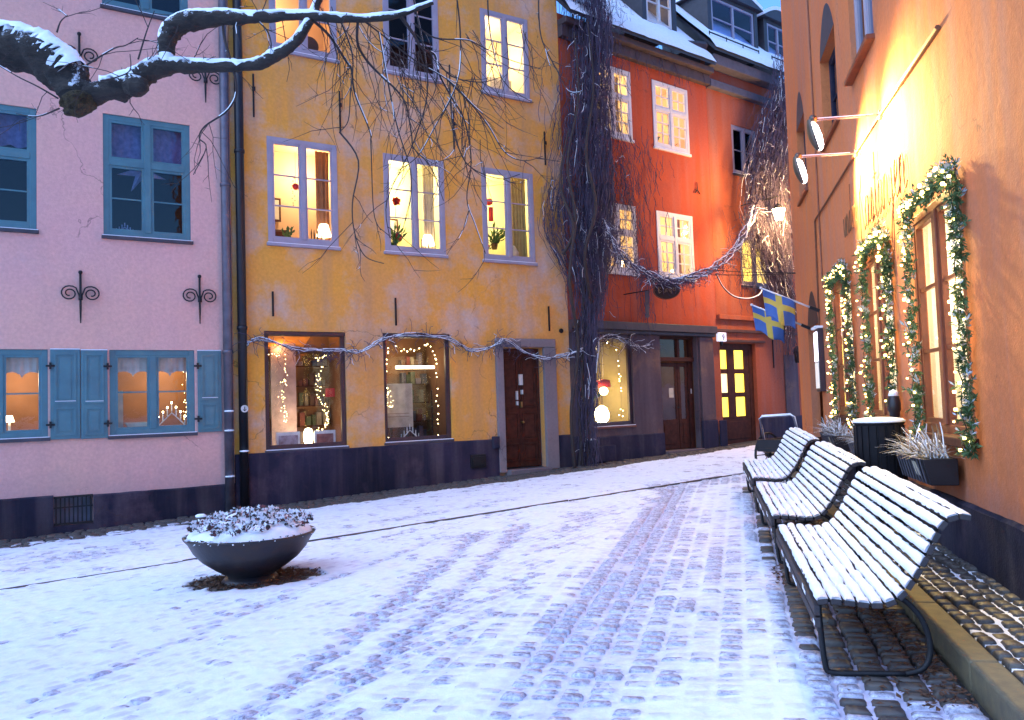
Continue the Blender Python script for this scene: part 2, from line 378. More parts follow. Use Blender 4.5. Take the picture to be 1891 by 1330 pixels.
def inzone(x, y, zone):
    fdist = float(front_d(np.array(x), np.array(y))); r = float(wd(RW, x, y))
    if fdist < .05 or r < .69 or y < 2.4 or abs(x) > .72 * y + 1.2: return False
    if zone == 'lane': return fdist < 4.33
    if fdist < 4.37: return False
    left = (x + 1.2) - .40 * (y - 3.5) < 0
    return left if zone == 'left' else not left
SETTS = rows(15.5, (2, 4), (-3, 14), (-6, 3), .108, .15, lambda x, y: inzone(x, y, 'right'))
SETTS += rows(38, (-3, 6), (-9, 9), (-7, 7), .135, .105, lambda x, y: inzone(x, y, 'left'))
SETTS += rows(58.23, (-7.378, 11.9), (-1, 16), (.05, 6), .16, .14, lambda x, y: inzone(x, y, 'lane'))
FOOT = []
for sx in rows(13.07, (3.1985, 5.3881), (-3.2, 10.5), (-.53, 0), (.145), .105, lambda x, y: .02 < wd(RW, x, y) < .50): FOOT.append(sx)

def pave(setts, parent, lift, wetf, top):     # the ones that show largest become parts, the rest one joined part
    xs = np.array([q[0] for q in setts]); ys = np.array([q[1] for q in setts])
    T = thickness(xs, ys) if lift == 0 else np.full(len(setts), -.03)
    seen = (np.abs(xs) < .635 * ys) & (ys > 3.4) & (T < .004)
    order = np.argsort(np.where(seen, np.hypot(xs, ys), 1e6) )
    chosen = set(order[:top].tolist())
    tm = {}
    for k, (V, F) in enumerate(TPL):
        for wet in (0, 1):
            me = bpy.data.meshes.new('sett'); me.from_pydata(V.tolist(), [], F); me.materials.append(SETTW if wet else SETTD)
            me.polygons.foreach_set('use_smooth', [True] * len(F)); tm[k, wet] = me
    VV = []; FF = []; MM = []; nb = 0
    for i, (x, y, a, l, wi, dz, k) in enumerate(setts):
        z = gz(x, y) + lift + dz; wet = int(wetf(x, y, T[i]))
        if i in chosen:
            o = bpy.data.objects.new('sett', tm[k, wet]); col.objects.link(o); o.parent = parent
            o.location = Vector((x, y, z)) - LOC[parent]; o.rotation_euler = (0, 0, a); o.scale = (l, wi, 1); LOC[o] = LOC[parent]
        else:
            V, F = TPL[k]; c, s = math.cos(a), math.sin(a); X, Y = V[:, 0] * l, V[:, 1] * wi
            VV.append(np.stack([x + X * c - Y * s, y + X * s + Y * c, z + V[:, 2]], 1)); FF += [tuple(nb + j for j in f) for f in F]; MM += [wet] * len(F); nb += len(V)
    m = MB(); m.v = np.concatenate(VV).tolist(); m.f = FF; m.m = MM
    m.build('far_setts', [SETTD, SETTW], parent, smooth=True, kind='stuff')
pave(SETTS, square, 0, lambda x, y, T: T < -.012 and (wd(RW, x, y) < 1.9 or T < -.04), 300)

def crowns(setts, xs, ys):                     # height of the sett crowns under the snow, on the snow grid
    Cm = np.zeros((len(ys), len(xs)))
    for x, y, a, l, wi, dz, k in setts:
        R_ = .6 * max(l, wi); i0, i1 = np.searchsorted(xs, (x - R_, x + R_)); j0, j1 = np.searchsorted(ys, (y - R_, y + R_))
        if i1 <= i0 or j1 <= j0: continue
        dx = xs[i0:i1][None, :] - x; dy = ys[j0:j1][:, None] - y; c, s = math.cos(a), math.sin(a)
        u, v = (dx * c + dy * s) / (l * .5), (-dx * s + dy * c) / (wi * .5); f = np.clip(1.12 - np.maximum(np.abs(u), np.abs(v)) ** 4, 0, 1)
        Cm[j0:j1, i0:i1] = np.maximum(Cm[j0:j1, i0:i1], f * max(.002, .012 + dz))
    return Cm
def sheet(name, xs, ys, tf, lift, cut, m, under=None):
    X, Y = np.meshgrid(xs, ys); T = tf(X, Y); D = T
    if under is not None:
        Cm = crowns(under, xs, ys); D = T - .75 * (Cm - .006); T = np.where(T > -.05, T + .45 * (Cm - .006), T)
    Z = gz(X, Y) + lift + T
    nx = len(xs); idx = np.arange(X.size).reshape(X.shape)
    keep = np.maximum.reduce([T[:-1, :-1], T[1:, :-1], T[:-1, 1:], T[1:, 1:]]) > cut
    q = np.stack([idx[:-1, :-1], idx[:-1, 1:], idx[1:, 1:], idx[1:, :-1]], -1)[keep]
    used = np.unique(q); rm = np.full(X.size, -1); rm[used] = np.arange(len(used))
    V = np.stack([X.ravel(), Y.ravel(), Z.ravel()], 1)[used]
    me = bpy.data.meshes.new(name); me.from_pydata(V.tolist(), [], rm[q].tolist()); me.materials.append(m)
    me.polygons.foreach_set('use_smooth', [True] * len(me.polygons))
    at = me.attributes.new('depth', 'FLOAT', 'POINT'); at.data.foreach_set('value', D.ravel()[used].astype(np.float32))
    o = bpy.data.objects.new(name, me); col.objects.link(o); o['kind'] = 'stuff'; return o
def trodden():                                # thin trodden snow greys where little of it is left over the stones
    m, t, b = nodes('trodden_snow'); b.inputs['Roughness'].default_value = .85; b.inputs['Specular IOR Level'].default_value = .25
    x = mix(t, ramp(t, noise(t, 14, 6), .35, .7), (.83, .86, .93), (.75, .78, .87))
    a = t.nodes.new('ShaderNodeAttribute'); a.attribute_name = 'depth'
    k = t.nodes.new('ShaderNodeMath'); k.operation = 'MULTIPLY_ADD'; k.inputs[1].default_value = .022; t.links.new(noise(t, 17, 8, rough=.75), k.inputs[0]); t.links.new(a.outputs['Fac'], k.inputs[2])
    t.links.new(mix(t, ramp(t, k.outputs[0], .0215, .006), x, (.52, .50, .63)), b.inputs['Base Color'])
    bump(t, b, noise(t, 45, 6, rough=.7), .4, .014); return m
ys = [2.4]
while ys[-1] < 21: ys.append(ys[-1] + max(.022, .0048 * ys[-1]))
def tf_square(X, Y):
    T = thickness(X, Y); fdist = front_d(X, Y)
    T = np.where(fdist < .02, -.3, T); return np.where(np.abs(X) > .74 * Y + 1.0, np.maximum(T, .004), T)
snow = sheet('snow_cover', np.arange(-9, 6.6, .03), np.array(ys), tf_square, 0, -.034, trodden(), SETTS)
tag(snow, 'thin trodden snow over the setts of the square with darker wheel tracks', 'snow')

# gutter: a narrow line of edge stones between the square and the lane
gut = MB()
u = -7.0
while u < 15:
    L_ = U(.7, 1.1); q = YW(u + L_ / 2, 0, 4.35 + .012 * math.sin(u * 3)); z = gz(q.x, q.y) - random.choice((0, 0, .004, .009, .016))
    gut.obox((q.x, q.y, z - .002), (YW.s + Vector((0, 0, gz(YW.s.x, YW.s.y)))) * (L_ / 2 - .002), YW.n * .011, Vector((0, 0, .031))); u += L_
structure(gut.build('gutter_edge', SETTW, bevel=.004))

# raised footpath along the restaurant with its kerb stones
fb = MB(); a_, b_, c_, d_ = RW(-4, 0, .54), RW(10.6, 0, .54), RW(10.6, 0, -.3), RW(-4, 0, -.3)
for q in (a_, b_, c_, d_): q.z = gz(q.x, q.y) + .085
fb.quad(a_, b_, c_, d_); foot = structure(fb.build('footpath', JOINT))
pave(FOOT, foot, .118, lambda x, y, T: 1, 300)
ks = MB(); q0 = RW(-4, 0, .6); kerb = None
KST = mat('kerb_granite', (.17, .135, .075), .7, 0, (.10, .085, .06), 12, .6, 110, bdist=.006)
kb = MB(); kb.wbox(RW, -4, 10.6, -.3, -.02, .545, .655)
kerb = structure(kb.build('kerb', JOINT))
u = -3.6
while u < 10.4:
    L_ = U(.85, 1.15); m = MB(); c = RW(u + L_ / 2, 0, .60); c.z = gz(c.x, c.y) + .02 + U(-.004, .004)
    t = (RW.s + Vector((0, 0, gz(RW.s.x, RW.s.y)))).normalized()
    m.obox(c, t * (L_ / 2 - .004), RW.n * .07, Vector((0, 0, .108))); m.build('kerb_stone', KST, kerb, bevel=.014); u += L_
def tf_foot(X, Y):
    r = wd(RW, X, Y); n = fbm(X * 2.5, Y * 2.5, 1); n2 = fbm(X * 10, Y * 10, 3, 3)
    T = -.014 + (n - .5) * .055 + (n2 - .5) * .02
    return np.where((r < .02) | (r > .52), -.3, T)
fs = sheet('snow_in_joints', np.arange(2.0, 5.6, .02), np.arange(3.2, 16, .025), tf_foot, .118, -.02, SNOW)
tag(fs, 'traces of snow left in the joints of the footpath', 'snow')

# dead leaves under the benches and round the bowl
LIT = mat('dead_leaves', (.12, .045, .02), .9, 0, (.06, .03, .018), 30, 0)
def litter(pts, label, parentless='leaf_litter'):
    m = MB()
    for x, y, s in pts:
        a = U(0, 6.28); d = Vector((math.cos(a), math.sin(a), U(-.1, .35))); p = Vector((x, y, gz(x, y) + U(.004, .02)))
        m.leaf(p, d, d.cross(Vector((U(-.4, .4), U(-.4, .4), 1))), s, s * .25, U(-.6, .6))
    o = m.build(parentless, LIT, kind='stuff'); tag(o, label, 'leaves'); return o
pts = []
for i in range(1700):
    a = U(0, 6.28); r = math.sqrt(U(0, 1)) * U(.7, 1.12); pts.append((BOWL[0] + .05 + math.cos(a) * r * .60, BOWL[1] + math.sin(a) * r * .43, U(.025, .05)))
litter(pts, 'brown leaf litter round the foot of the flower bowl')
pts = []
for i in range(2300):
    q = RW(U(-1.8, 7), 0, .72 + abs(random.gauss(0, .17))); pts.append((q.x, q.y, U(.02, .05)))
for i in range(500):
    q = RW(U(.6, 1.3), 0, U(.8, 1.4)); pts.append((q.x, q.y, U(.02, .05)))
litter(pts, 'dead leaves gathered along the kerb under the benches')

# ------------------------------------------------------------------ houses
def wall_holes(parent, W, u0, u1, z0, z1, holes, m, thick=.14, name='wall'):
    us = sorted({u0, u1} | {h[0] for h in holes} | {h[1] for h in holes}); zs = sorted({z0, z1} | {h[2] for h in holes} | {h[3] for h in holes})
    us = [u for u in us if u0 <= u <= u1]; zs = [z for z in zs if z0 <= z <= z1]
    b = MB()
    for i in range(len(us) - 1):
        for j in range(len(zs) - 1):
            cu, cz = (us[i] + us[i + 1]) / 2, (zs[j] + zs[j + 1]) / 2
            if any(h[0] < cu < h[1] and h[2] < cz < h[3] for h in holes): continue
            b.quad(W(us[i], zs[j]), W(us[i + 1], zs[j]), W(us[i + 1], zs[j + 1]), W(us[i], zs[j + 1]))
            b.quad(W(us[i], zs[j], -thick), W(us[i], zs[j + 1], -thick), W(us[i + 1], zs[j + 1], -thick), W(us[i + 1], zs[j], -thick))
    for a, c, e, f in holes:
        for p, q in (((a, e), (c, e)), ((c, e), (c, f)), ((c, f), (a, f)), ((a, f), (a, e))):
            b.quad(W(*p), W(*q), W(*q, -thick), W(*p, -thick))
    for p, q in (((u0, z0), (u0, z1)), ((u1, z0), (u1, z1)), ((u0, z1), (u1, z1))):
        b.quad(W(*p), W(*q), W(*q, -thick), W(*p, -thick))
    return b.build(name, m, parent)
def room(parent, W, h, m, depth=1.8, pad=.35, thick=.14):
    a, c, e, f = h; A, Cc, E, Fz = a - pad, c + pad, e - .25, f + .3; d0, d1 = -thick - .004, -thick - depth
    b = MB()
    b.quad(W(A, E, d1), W(Cc, E, d1), W(Cc, Fz, d1), W(A, Fz, d1))
    b.quad(W(A, E, d0), W(Cc, E, d0), W(Cc, E, d1), W(A, E, d1)); b.quad(W(A, Fz, d0), W(Cc, Fz, d0), W(Cc, Fz, d1), W(A, Fz, d1))
    b.quad(W(A, E, d0), W(A, Fz, d0), W(A, Fz, d1), W(A, E, d1)); b.quad(W(Cc, E, d0), W(Cc, Fz, d0), W(Cc, Fz, d1), W(Cc, E, d1))
    for p in ((A, a, E, Fz), (c, Cc, E, Fz), (a, c, E, e), (a, c, f, Fz)):
        b.quad(W(p[0], p[2], d0), W(p[1], p[2], d0), W(p[1], p[3], d0), W(p[0], p[3], d0))
    return b.build('room', m, parent)
def room_light(parent, W, u, z, d, power, c=(1, .70, .36), r=.12):
    l = bpy.data.lights.new('room_lamp', 'POINT'); l.energy = power; l.color = c; l.shadow_soft_size = r
    o = bpy.data.objects.new('room_lamp', l); col.objects.link(o); o.parent = parent; o.location = W(u, z, d) - LOC[parent]
def window(parent, W, h, fm, cas=2, rows_=(1/3, 2/3), transom=None, subv=0, fw=.075, mw=.085, bw=.022, dF=-.02, glass=None, sill=None, name='window', sw=.035, dep=.07):
    u0, u1, z0, z1 = h; glass = glass or GLASS
    b = MB(); d0, d1 = dF - dep, dF
    b.wbox(W, u0, u0 + fw, z0, z1, d0, d1); b.wbox(W, u1 - fw, u1, z0, z1, d0, d1)
    b.wbox(W, u0 + fw, u1 - fw, z1 - fw, z1, d0, d1); b.wbox(W, u0 + fw, u1 - fw, z0, z0 + fw, d0, d1)
    win = b.build(name, fm, parent, bevel=.006)
    iu0, iu1, iz0, iz1 = u0 + fw, u1 - fw, z0 + fw, z1 - fw
    cw = (iu1 - iu0 - mw * (cas - 1)) / cas; cols = [(iu0 + k * (cw + mw), iu0 + k * (cw + mw) + cw) for k in range(cas)]
    for k in range(cas - 1): MB().wbox(W, cols[k][1], cols[k + 1][0], iz0, iz1, d0 + .01, d1 + .012).build('mullion', fm, win, bevel=.006)
    bands = [(iz0, iz1)]
    if transom is not None:
        zt = iz0 + (iz1 - iz0) * transom
        for c in cols: MB().wbox(W, c[0], c[1], zt - mw / 2, zt + mw / 2, d0 + .01, d1 + .008).build('transom', fm, win, bevel=.006)
        bands = [(iz0, zt - mw / 2), (zt + mw / 2, iz1)]; rws = rows_
    else: rws = (rows_,)
    for (c0, c1) in cols:
        for bi, (e, f) in enumerate(bands):
            s = MB(); s0, s1 = d0 + .015, d1 - .008
            s.wbox(W, c0, c0 + sw, e, f, s0, s1); s.wbox(W, c1 - sw, c1, e, f, s0, s1); s.wbox(W, c0 + sw, c1 - sw, e, e + sw, s0, s1); s.wbox(W, c0 + sw, c1 - sw, f - sw, f, s0, s1)
            s.build('sash', fm, win)
            gu0, gu1, gz0, gz1 = c0 + sw, c1 - sw, e + sw, f - sw
            zc = [gz0] + [gz0 + (gz1 - gz0) * r for r in rws[bi]] + [gz1]; uc = [gu0] + [gu0 + (gu1 - gu0) * (k + 1) / (subv + 1) for k in range(subv)] + [gu1]
            for r in zc[1:-1]: MB().wbox(W, gu0, gu1, r - bw / 2, r + bw / 2, s0 + .008, s1 - .008).build('glazing_bar', fm, win)
            for i, r in enumerate(uc[1:-1]):
                g = MB()
                for q in range(len(zc) - 1): g.wbox(W, r - bw / 2, r + bw / 2, zc[q] + bw / 2, zc[q + 1] - bw / 2, s0 + .008, s1 - .008)
                g.build('glazing_bar', fm, win)
            for i in range(len(uc) - 1):
                for q in range(len(zc) - 1):
                    dd = (d0 + d1) / 2 + U(-.002, .002); tl = U(-.002, .002)
                    MB().quad(W(uc[i], zc[q], dd), W(uc[i + 1], zc[q], dd + tl), W(uc[i + 1], zc[q + 1], dd + tl + U(-.002, .002)), W(uc[i], zc[q + 1], dd)).build('pane', glass, win)
    if sill:
        MB().wbox(W, u0 - .03, u1 + .03, z0 - .055, z0 - .003, -.10, .05).build('sill', sill, win, bevel=.008)
        MB().wbox(W, u0 - .02, u1 + .02, z0 - .004, z0 + .007, -.012, .046).build('snow', SNOW, win, bevel=.004)
    return win
def strap(parent, W, u, z0, z1, r=.013, knob=True):
    m = MB(); m.wbox(W, u - r, u + r, z0, z1, .004, .03)
    if knob: m.wbox(W, u - .026, u + .026, z0 + (z1 - z0) * .60, z0 + (z1 - z0) * .60 + .07, .03, .06)
    m.build('wall_anchor', IRON, parent, bevel=.004)
def scroll_anchor(parent, W, u, z0, z1):
    m = MB(); h = z1 - z0; zc = z0 + h * .56
    m.tube([W(u, z0, .05), W(u, z0 + h * .3, .05), W(u, z1 - .05, .05)], [.008, .017, .017], 6); m.ball(W(u, z1 - .03, .05), .032, 8)
    m.obox(W(u, zc - .07, .06), W.s * .028, W.n * .02, W.up * .03)
    for sg in (-1, 1):
        P = []
        for k in range(26):
            q = k / 25; a = math.pi * (1.0 - 0.25) - q * math.pi * 3.3; r = .125 * (1 - q * .72)
            P.append(W(u + sg * (.15 - r * -1 * 0 + r * math.cos(a)), zc + r * math.sin(a) * .95, .05))
        m.tube([W(u, zc - .12, .05), W(u + sg * .022, zc - .02, .05)] + P, .011, 5)
    m.build('wall_anchor', IRON, parent, smooth=True)
def pipe(parent, W, pts, r, m, straps=(), snowy=()):
    b = MB(); b.tube([W(*p) for p in pts], r, 12)
    for z in straps: 
        a = pts[0]; b.lathe(W(a[0], z, a[2]), [(r + .012, -.03), (r + .014, 0), (r + .012, .03)], 12)
    b.build('downpipe', m, parent, smooth=True)
    if snowy:
        for z in snowy: MB().ball(W(pts[0][0], z, pts[0][2] + .02), r + .012, 8, 0, 1, 1, .25).build('snow', SNOW, parent, smooth=True)
def simple_roof(parent, W, u0, u1, z, rise, run, over=.35):
    b = MB(); t = Vector((0, 0, .14))
    P = [W(u0, z - .02, over), W(u1, z - .02, over), W(u1, z + rise, -run), W(u0, z + rise, -run)]
    b.prism(P, t); b.build('roof', SILL, parent)
    b = MB(); b.prism([p + Vector((0, 0, .15)) for p in P], Vector((0, 0, .1))); b.build('snow', SNOW, parent, bevel=.03)
def backs(parent, W, u0, u1, z, run, m):      # the side and rear walls
    b = MB(); b.quad(W(u0, -.6, -.29), W(u0, z, -.29), W(u0, z, -run), W(u0, -.6, -run)); b.quad(W(u1, -.6, -.29), W(u1, z, -.29), W(u1, z, -run), W(u1, -.6, -run))
    b.quad(W(u0, -.6, -run), W(u1, -.6, -run), W(u1, z, -run), W(u0, z, -run)); b.build('rear_wall', m, parent)

def plinth(parent, W, u0, u1, z1, d1=.045, m=None):
    b = MB(); n = max(2, int((u1 - u0) / .12)); z0 = -.6
    for k in range(n + 1):
        u = lerp(u0, u1, k / n); j = .016 * (float(vnoise(np.array(u * 2.1 + 5), np.array(z1 * 3), 1)) - .5) + .010 * (float(vnoise(np.array(u * 7), np.array(z1), 2)) - .5)
        q = .010 * (float(vnoise(np.array(u * 1.7), np.array(3.3), 3)) - .5)
        b.v += [tuple(W(u, z0, d1 + q)), tuple(W(u, z1 - .02 + j, d1 + q)), tuple(W(u, z1 + j, d1 - .018)), tuple(W(u, z1 + j, .001)), tuple(W(u, z0, .001))]
    for k in range(n):
        for i in range(4): b.f.append((k * 5 + i, k * 5 + 5 + i, k * 5 + 6 + i, k * 5 + 1 + i)); b.m.append(0)
    b.f.append((0, 1, 2, 3, 4)); b.f.append(tuple(n * 5 + i for i in (4, 3, 2, 1, 0))); b.m += [0, 0]
    return b.build('plinth', m or PLIN, parent)
# ---- pink house
house = thing('pink_house', 'pale pink plastered house with blue-green window frames, shutters and iron scroll anchors', 'house', YW(0, -.1, 0))
PU = [(1.27, 2.56, 4.42, 6.36), (-.85, .37, 4.42, 6.28)]; PL_ = [(1.34, 2.59, 1.30, 2.63), (-.72, .51, 1.32, 2.63)]
PT = [(1.27, 2.56, 8.1, 10.0), (-.85, .40, 8.1, 10.0)]
GR = (.58, 1.10, .0, .43)
wall_holes(house, YW, -6, 3.2, -.6, 11.6, PU + PL_ + PT + [GR], PINK)
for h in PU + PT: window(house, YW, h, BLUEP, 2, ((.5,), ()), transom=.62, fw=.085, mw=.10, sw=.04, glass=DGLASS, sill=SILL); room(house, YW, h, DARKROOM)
for h in PL_: window(house, YW, h, BLUEP, 2, (.5,), fw=.085, mw=.10, sw=.035, glass=GLASS, sill=SILL)
room(house, YW, PL_[0], BROWNROOM, 1.6); room_light(house, YW, 2.35, 2.35, -1.1, 26); room(house, YW, PL_[1], BROWNROOM, 1.6); room_light(house, YW, 0.1, 2.2, -1.0, 30)
plinth(house, YW, -6, .575, .45, .045); plinth(house, YW, 1.105, 3.2, .42, .045)
MB().wbox(YW, .575, 1.105, -.6, -.005, .002, .045).build('plinth', PLIN, house)
gr = MB(); gr.wbox(YW, GR[0], GR[1], GR[3] - .03, GR[3], -.02, .02); gr.wbox(YW, GR[0], GR[1], GR[2], GR[2] + .03, -.02, .02)
gr.wbox(YW, GR[0], GR[1], .25, .27, -.015, .012); gro = gr.build('basement_grille', IRON, house)
for k in range(9): MB().tube([YW(GR[0] + .03 + k * .0575, GR[2] + .02, 0), YW(GR[0] + .03 + k * .0575, GR[3] - .02, 0)], .009, 6).build('grille_bar', IRON, gro)
MB().wbox(YW, GR[0], GR[1], GR[2], GR[3], -.27, -.2).build('basement_pane', mat('dusty_pane', (.22, .22, .30), .5, bmp=0), gro)
def shutter(W, u0, u1, z0, z1, hinge_u):
    b = MB(); b.wbox(W, u0, u1, z0, z1, .012, .04); zs = z0 + (z1 - z0) * .37
    s = b.build('shutter', BLUEP, house, bevel=.005)
    for e, f in ((z0 + .05, zs - .02), (zs + .03, z1 - .05)):
        fr = MB(); w_ = .035
        fr.wbox(W, u0 + .05, u1 - .05, e, e + w_, .04, .054); fr.wbox(W, u0 + .05, u1 - .05, f - w_, f, .04, .054); fr.wbox(W, u0 + .05, u0 + .05 + w_, e + w_, f - w_, .04, .054); fr.wbox(W, u1 - .05 - w_, u1 - .05, e + w_, f - w_, .04, .054)
        fr.build('panel_frame', BLUEP, s, bevel=.004)
        MB().wbox(W, u0 + .12, u1 - .12, e + .07, f - .07, .04, .049).build('panel', BLUEP, s, bevel=.004)
    MB().wbox(W, u0 + .06, u1 - .06, zs + .066, zs + .074, .04, .056).build('snow', SNOW, s); MB().wbox(W, u0, u1, z1, z1 + .012, .012, .04).build('snow', SNOW, s)
    for z in (z0 + .22, z1 - .25):
        MB().wbox(W, hinge_u - .06, hinge_u + .06, z - .015, z + .015, .04, .062).wbox(W, hinge_u - .015, hinge_u + .015, z - .05, z + .05, .04, .068).build('hinge', IRON, s)
shutter(YW, 2.63, 3.0, 1.29, 2.62, 2.63); shutter(YW, .945, 1.31, 1.27, 2.62, 1.31); shutter(YW, .54, .935, 1.28, 2.63, .54)
for u, z0, z1 in ((.945, 3.03, 3.84), (2.675, 3.06, 3.87), (2.81, 6.77, 7.54), (.945, 6.77, 7.57)): scroll_anchor(house, YW, u, z0, z1)
pipe(house, YW, [(3.10, -.1, .08), (3.10, 11.5, .08)], .075, PIPEG, (2.6, 5.4, 8.2), (1.3, 1.62, .55))
simple_roof(house, YW, -6.2, 3.2, 11.6, 3.5, 4); backs(house, YW, -6, 3.19, 11.6, 6, PINK)

# ---- yellow house
house = thing('yellow_house', 'tall ochre yellow house with lilac window frames and two shop windows', 'house', YW(6.6, .1, 0)); yellow = house
YM = [(3.82, 5.08, 4.50, 6.37), (5.98, 7.25, 4.50, 6.36), (8.09, 9.33, 4.48, 6.36)]
YT = [(3.90, 5.13, 7.95, 9.85), (6.05, 7.22, 7.95, 9.85), (8.18, 9.33, 7.93, 9.66)]
YS = [(3.72, 5.17, .93, 2.97), (5.89, 7.28, .95, 2.97)]; YD = (8.44, 9.42, .27, 2.71)
wall_holes(house, YW, 3.205, 10.11, -.6, 12.2, YM + YT + YS + [YD], YELL)
for h in YM: window(house, YW, h, LILAC, 2, (1/3, 2/3), fw=.085, mw=.075, sw=.035, dF=.012, sill=LILAC)
for i, h in enumerate(YT): window(house, YW, h, LILAC, 2, (1/3, 2/3), fw=.085, mw=.075, sw=.035, dF=.012, sill=LILAC, glass=GLASS if i != 1 else DGLASS)
for h, m, lu, lz, pw in ((YM[0], PEACH, 4.95, 6.2, 27), (YM[1], YELROOM, 6.6, 6.1, 58), (YM[2], YELROOM, 8.7, 6.1, 42)): room(house, YW, h, m, 1.6); room_light(house, YW, lu, lz, -1.2, pw, (1, .88, .60))
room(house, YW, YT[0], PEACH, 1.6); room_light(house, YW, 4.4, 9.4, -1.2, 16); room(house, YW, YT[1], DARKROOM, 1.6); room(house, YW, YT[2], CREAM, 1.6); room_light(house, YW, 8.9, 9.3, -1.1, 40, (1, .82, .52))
def shopwin(parent, W, h, roomm, dF=-.05, fm=DKFRAME, fw=.06, sl=SILL):
    w_ = window(parent, W, h, fm, 1, (), fw=fw, sw=.02, dF=dF, dep=.08, name='shop_window'); room(parent, W, h, roomm, 1.5, .25)
    MB().wbox(W, h[0] - .02, h[1] + .02, h[2] - .05, h[2] - .003, -.2, .035).build('sill', sl, w_, bevel=.006)
    MB().wbox(W, h[0], h[1], h[2] - .004, h[2] + .008, -.048, .03).build('snow', SNOW, w_); return w_
shopwin(house, YW, YS[0], BROWNROOM); shopwin(house, YW, YS[1], BROWNROOM)

for h in YS: MB().wbox(YW, h[0], h[1], h[3] - .07, h[3] - .002, -.048, -.008).build('lintel_board', DKFRAME, house, bevel=.01)
room_light(house, YW, 4.55, 1.35, -.75, 7, (1, .66, .30), .08); room_light(house, YW, 4.3, 2.75, -1.2, 7, (1, .5, .15)); room_light(house, YW, 6.8, 2.55, -1.0, 7, (1, .78, .42))
for a, b in ((3.205, 8.28), (9.72, 10.105)):
    u = a
    plinth(house, YW, a, b, .90, .05)
# stone door surround, door, steps
for a, b, e, f in ((8.28, 8.44, .22, 2.72), (9.42, 9.72, .22, 2.72), (8.28, 9.72, 2.723, 2.90)): MB().wbox(YW, a, b, e, f, -.26, .07).build('door_surround', SURR, house, bevel=.012)
def door(parent, W, h, leaves, dF, m, glassed=(), frame=.05):
    u0, u1, z0, z1 = h; b = MB(); b.wbox(W, u0, u0 + frame, z0, z1, dF - .08, dF); b.wbox(W, u1 - frame, u1, z0, z1, dF - .08, dF); b.wbox(W, u0 + frame, u1 - frame, z1 - frame, z1, dF - .08, dF)
    d = b.build('door', m, parent, bevel=.006); lw = (u1 - u0 - 2 * frame) / leaves
    for k in range(leaves):
        a = u0 + frame + k * lw; MB().wbox(W, a + .003, a + lw - .003, z0 + .005, z1 - frame - .004, dF - .07, dF - .03).build('door_leaf', m, d, bevel=.004)
        for (e, f) in ((.05, .20), (.23, .46), (.50, .93)):
            E_, F_ = z0 + (z1 - z0) * e, z0 + (z1 - z0) * f; p = MB(); q = .05
            for r0, r1, r2, r3 in ((a + q, a + lw - q, E_, E_ + .025), (a + q, a + lw - q, F_ - .025, F_), (a + q, a + q + .025, E_, F_), (a + lw - q - .025, a + lw - q, E_, F_)): p.wbox(W, r0, r1, r2, r3, dF - .03, dF - .002)
            p.wbox(W, a + q + .05, a + lw - q - .05, E_ + .05, F_ - .05, dF - .03, dF - .018); p.build('panel', m, d, bevel=.003)
    return d
d = door(house, YW, (8.45, 9.41, .29, 2.70), 2, -.14, BROWNW)
MB().tube([YW(8.955, 1.20, -.16), YW(8.955, 1.20, -.09)], .022, 8).ball(YW(8.955, 1.2, -.085), .03, 8).build('handle', mat('brass_knob', (.35, .2, .06), .4, .8), d, smooth=True)
MB().wbox(YW, 8.935, 8.975, 1.50, 1.62, -.17, -.12).build('lock_plate', mat('brass_plate', (.30, .2, .08), .4, .7), d)
pl = MB(); 
for a, e, b_, f in ((8.92, 1.96, 9.0, 2.18), (8.84, 1.66, 8.875, 1.84), (8.84, 1.55, 8.875, 1.63), (8.96, 1.77, 9.0, 1.86)): MB().wbox(YW, a, b_, e, f, -.168, -.122).build('notice', WHITE, d)
MB().wbox(YW, 8.44, 9.42, -.4, .27, -.25, .22).build('doorstep', GREYW, house, bevel=.012); MB().wbox(YW, 8.2, 9.75, -.4, .135, .055, .50).build('doorstep', GREYW, house, bevel=.012)
for u, z0, z1 in ((3.875, 3.22, 3.65), (6.155, 3.11, 3.63), (9.61, 3.07, 3.59)): strap(house, YW, u, z0, z1, .016, False)
for u, z0, z1 in ((3.605, 6.66, 7.42), (5.155, 6.63, 7.39), (7.49, 6.63, 7.41), (9.66, 6.59, 7.31)): strap(house, YW, u, z0, z1)
MB().lathe(YW(9.91, 3.08, 0), [(.05, -.02), (.05, .03), (.035, .035)], 12, 0, YW.s, YW.up, YW.n).build('vent', IRON, house)
MB().wbox(YW, 7.62, 7.95, .36, .62, .04, .10).wbox(YW, 7.66, 7.91, .40, .58, .10, .115).build('cellar_hatch', IRON, house, bevel=.006)
MB().wbox(YW, 8.12, 8.26, .72, .95, .04, .12).build('meter_box', PLIN, house, bevel=.006)
pipe(house, YW, [(3.335, -.1, .09), (3.335, 12, .09)], .075, PIPEK, (3.0, 6.0, 9.0), (.95,))
MB().lathe(YW(3.335, 1.65, .165), [(.06, 0), (.06, .012)], 20, 0, YW.s, YW.up, YW.n).build('pipe_badge', WHITE, house)
m = MB(); m.tube([YW(3.335, 1.615, .18), YW(3.335, 1.685, .18)], .006, 6); m.tube([YW(3.31, 1.64, .18), YW(3.335, 1.612, .18), YW(3.36, 1.64, .18)], .006, 6); m.build('badge_mark', IRON, house)
simple_roof(house, YW, 3.2, 10.2, 12.2, 3.5, 4); backs(house, YW, 3.21, 10.1, 12.2, 6, YELL)
# pale patches of bare render
b = MB()

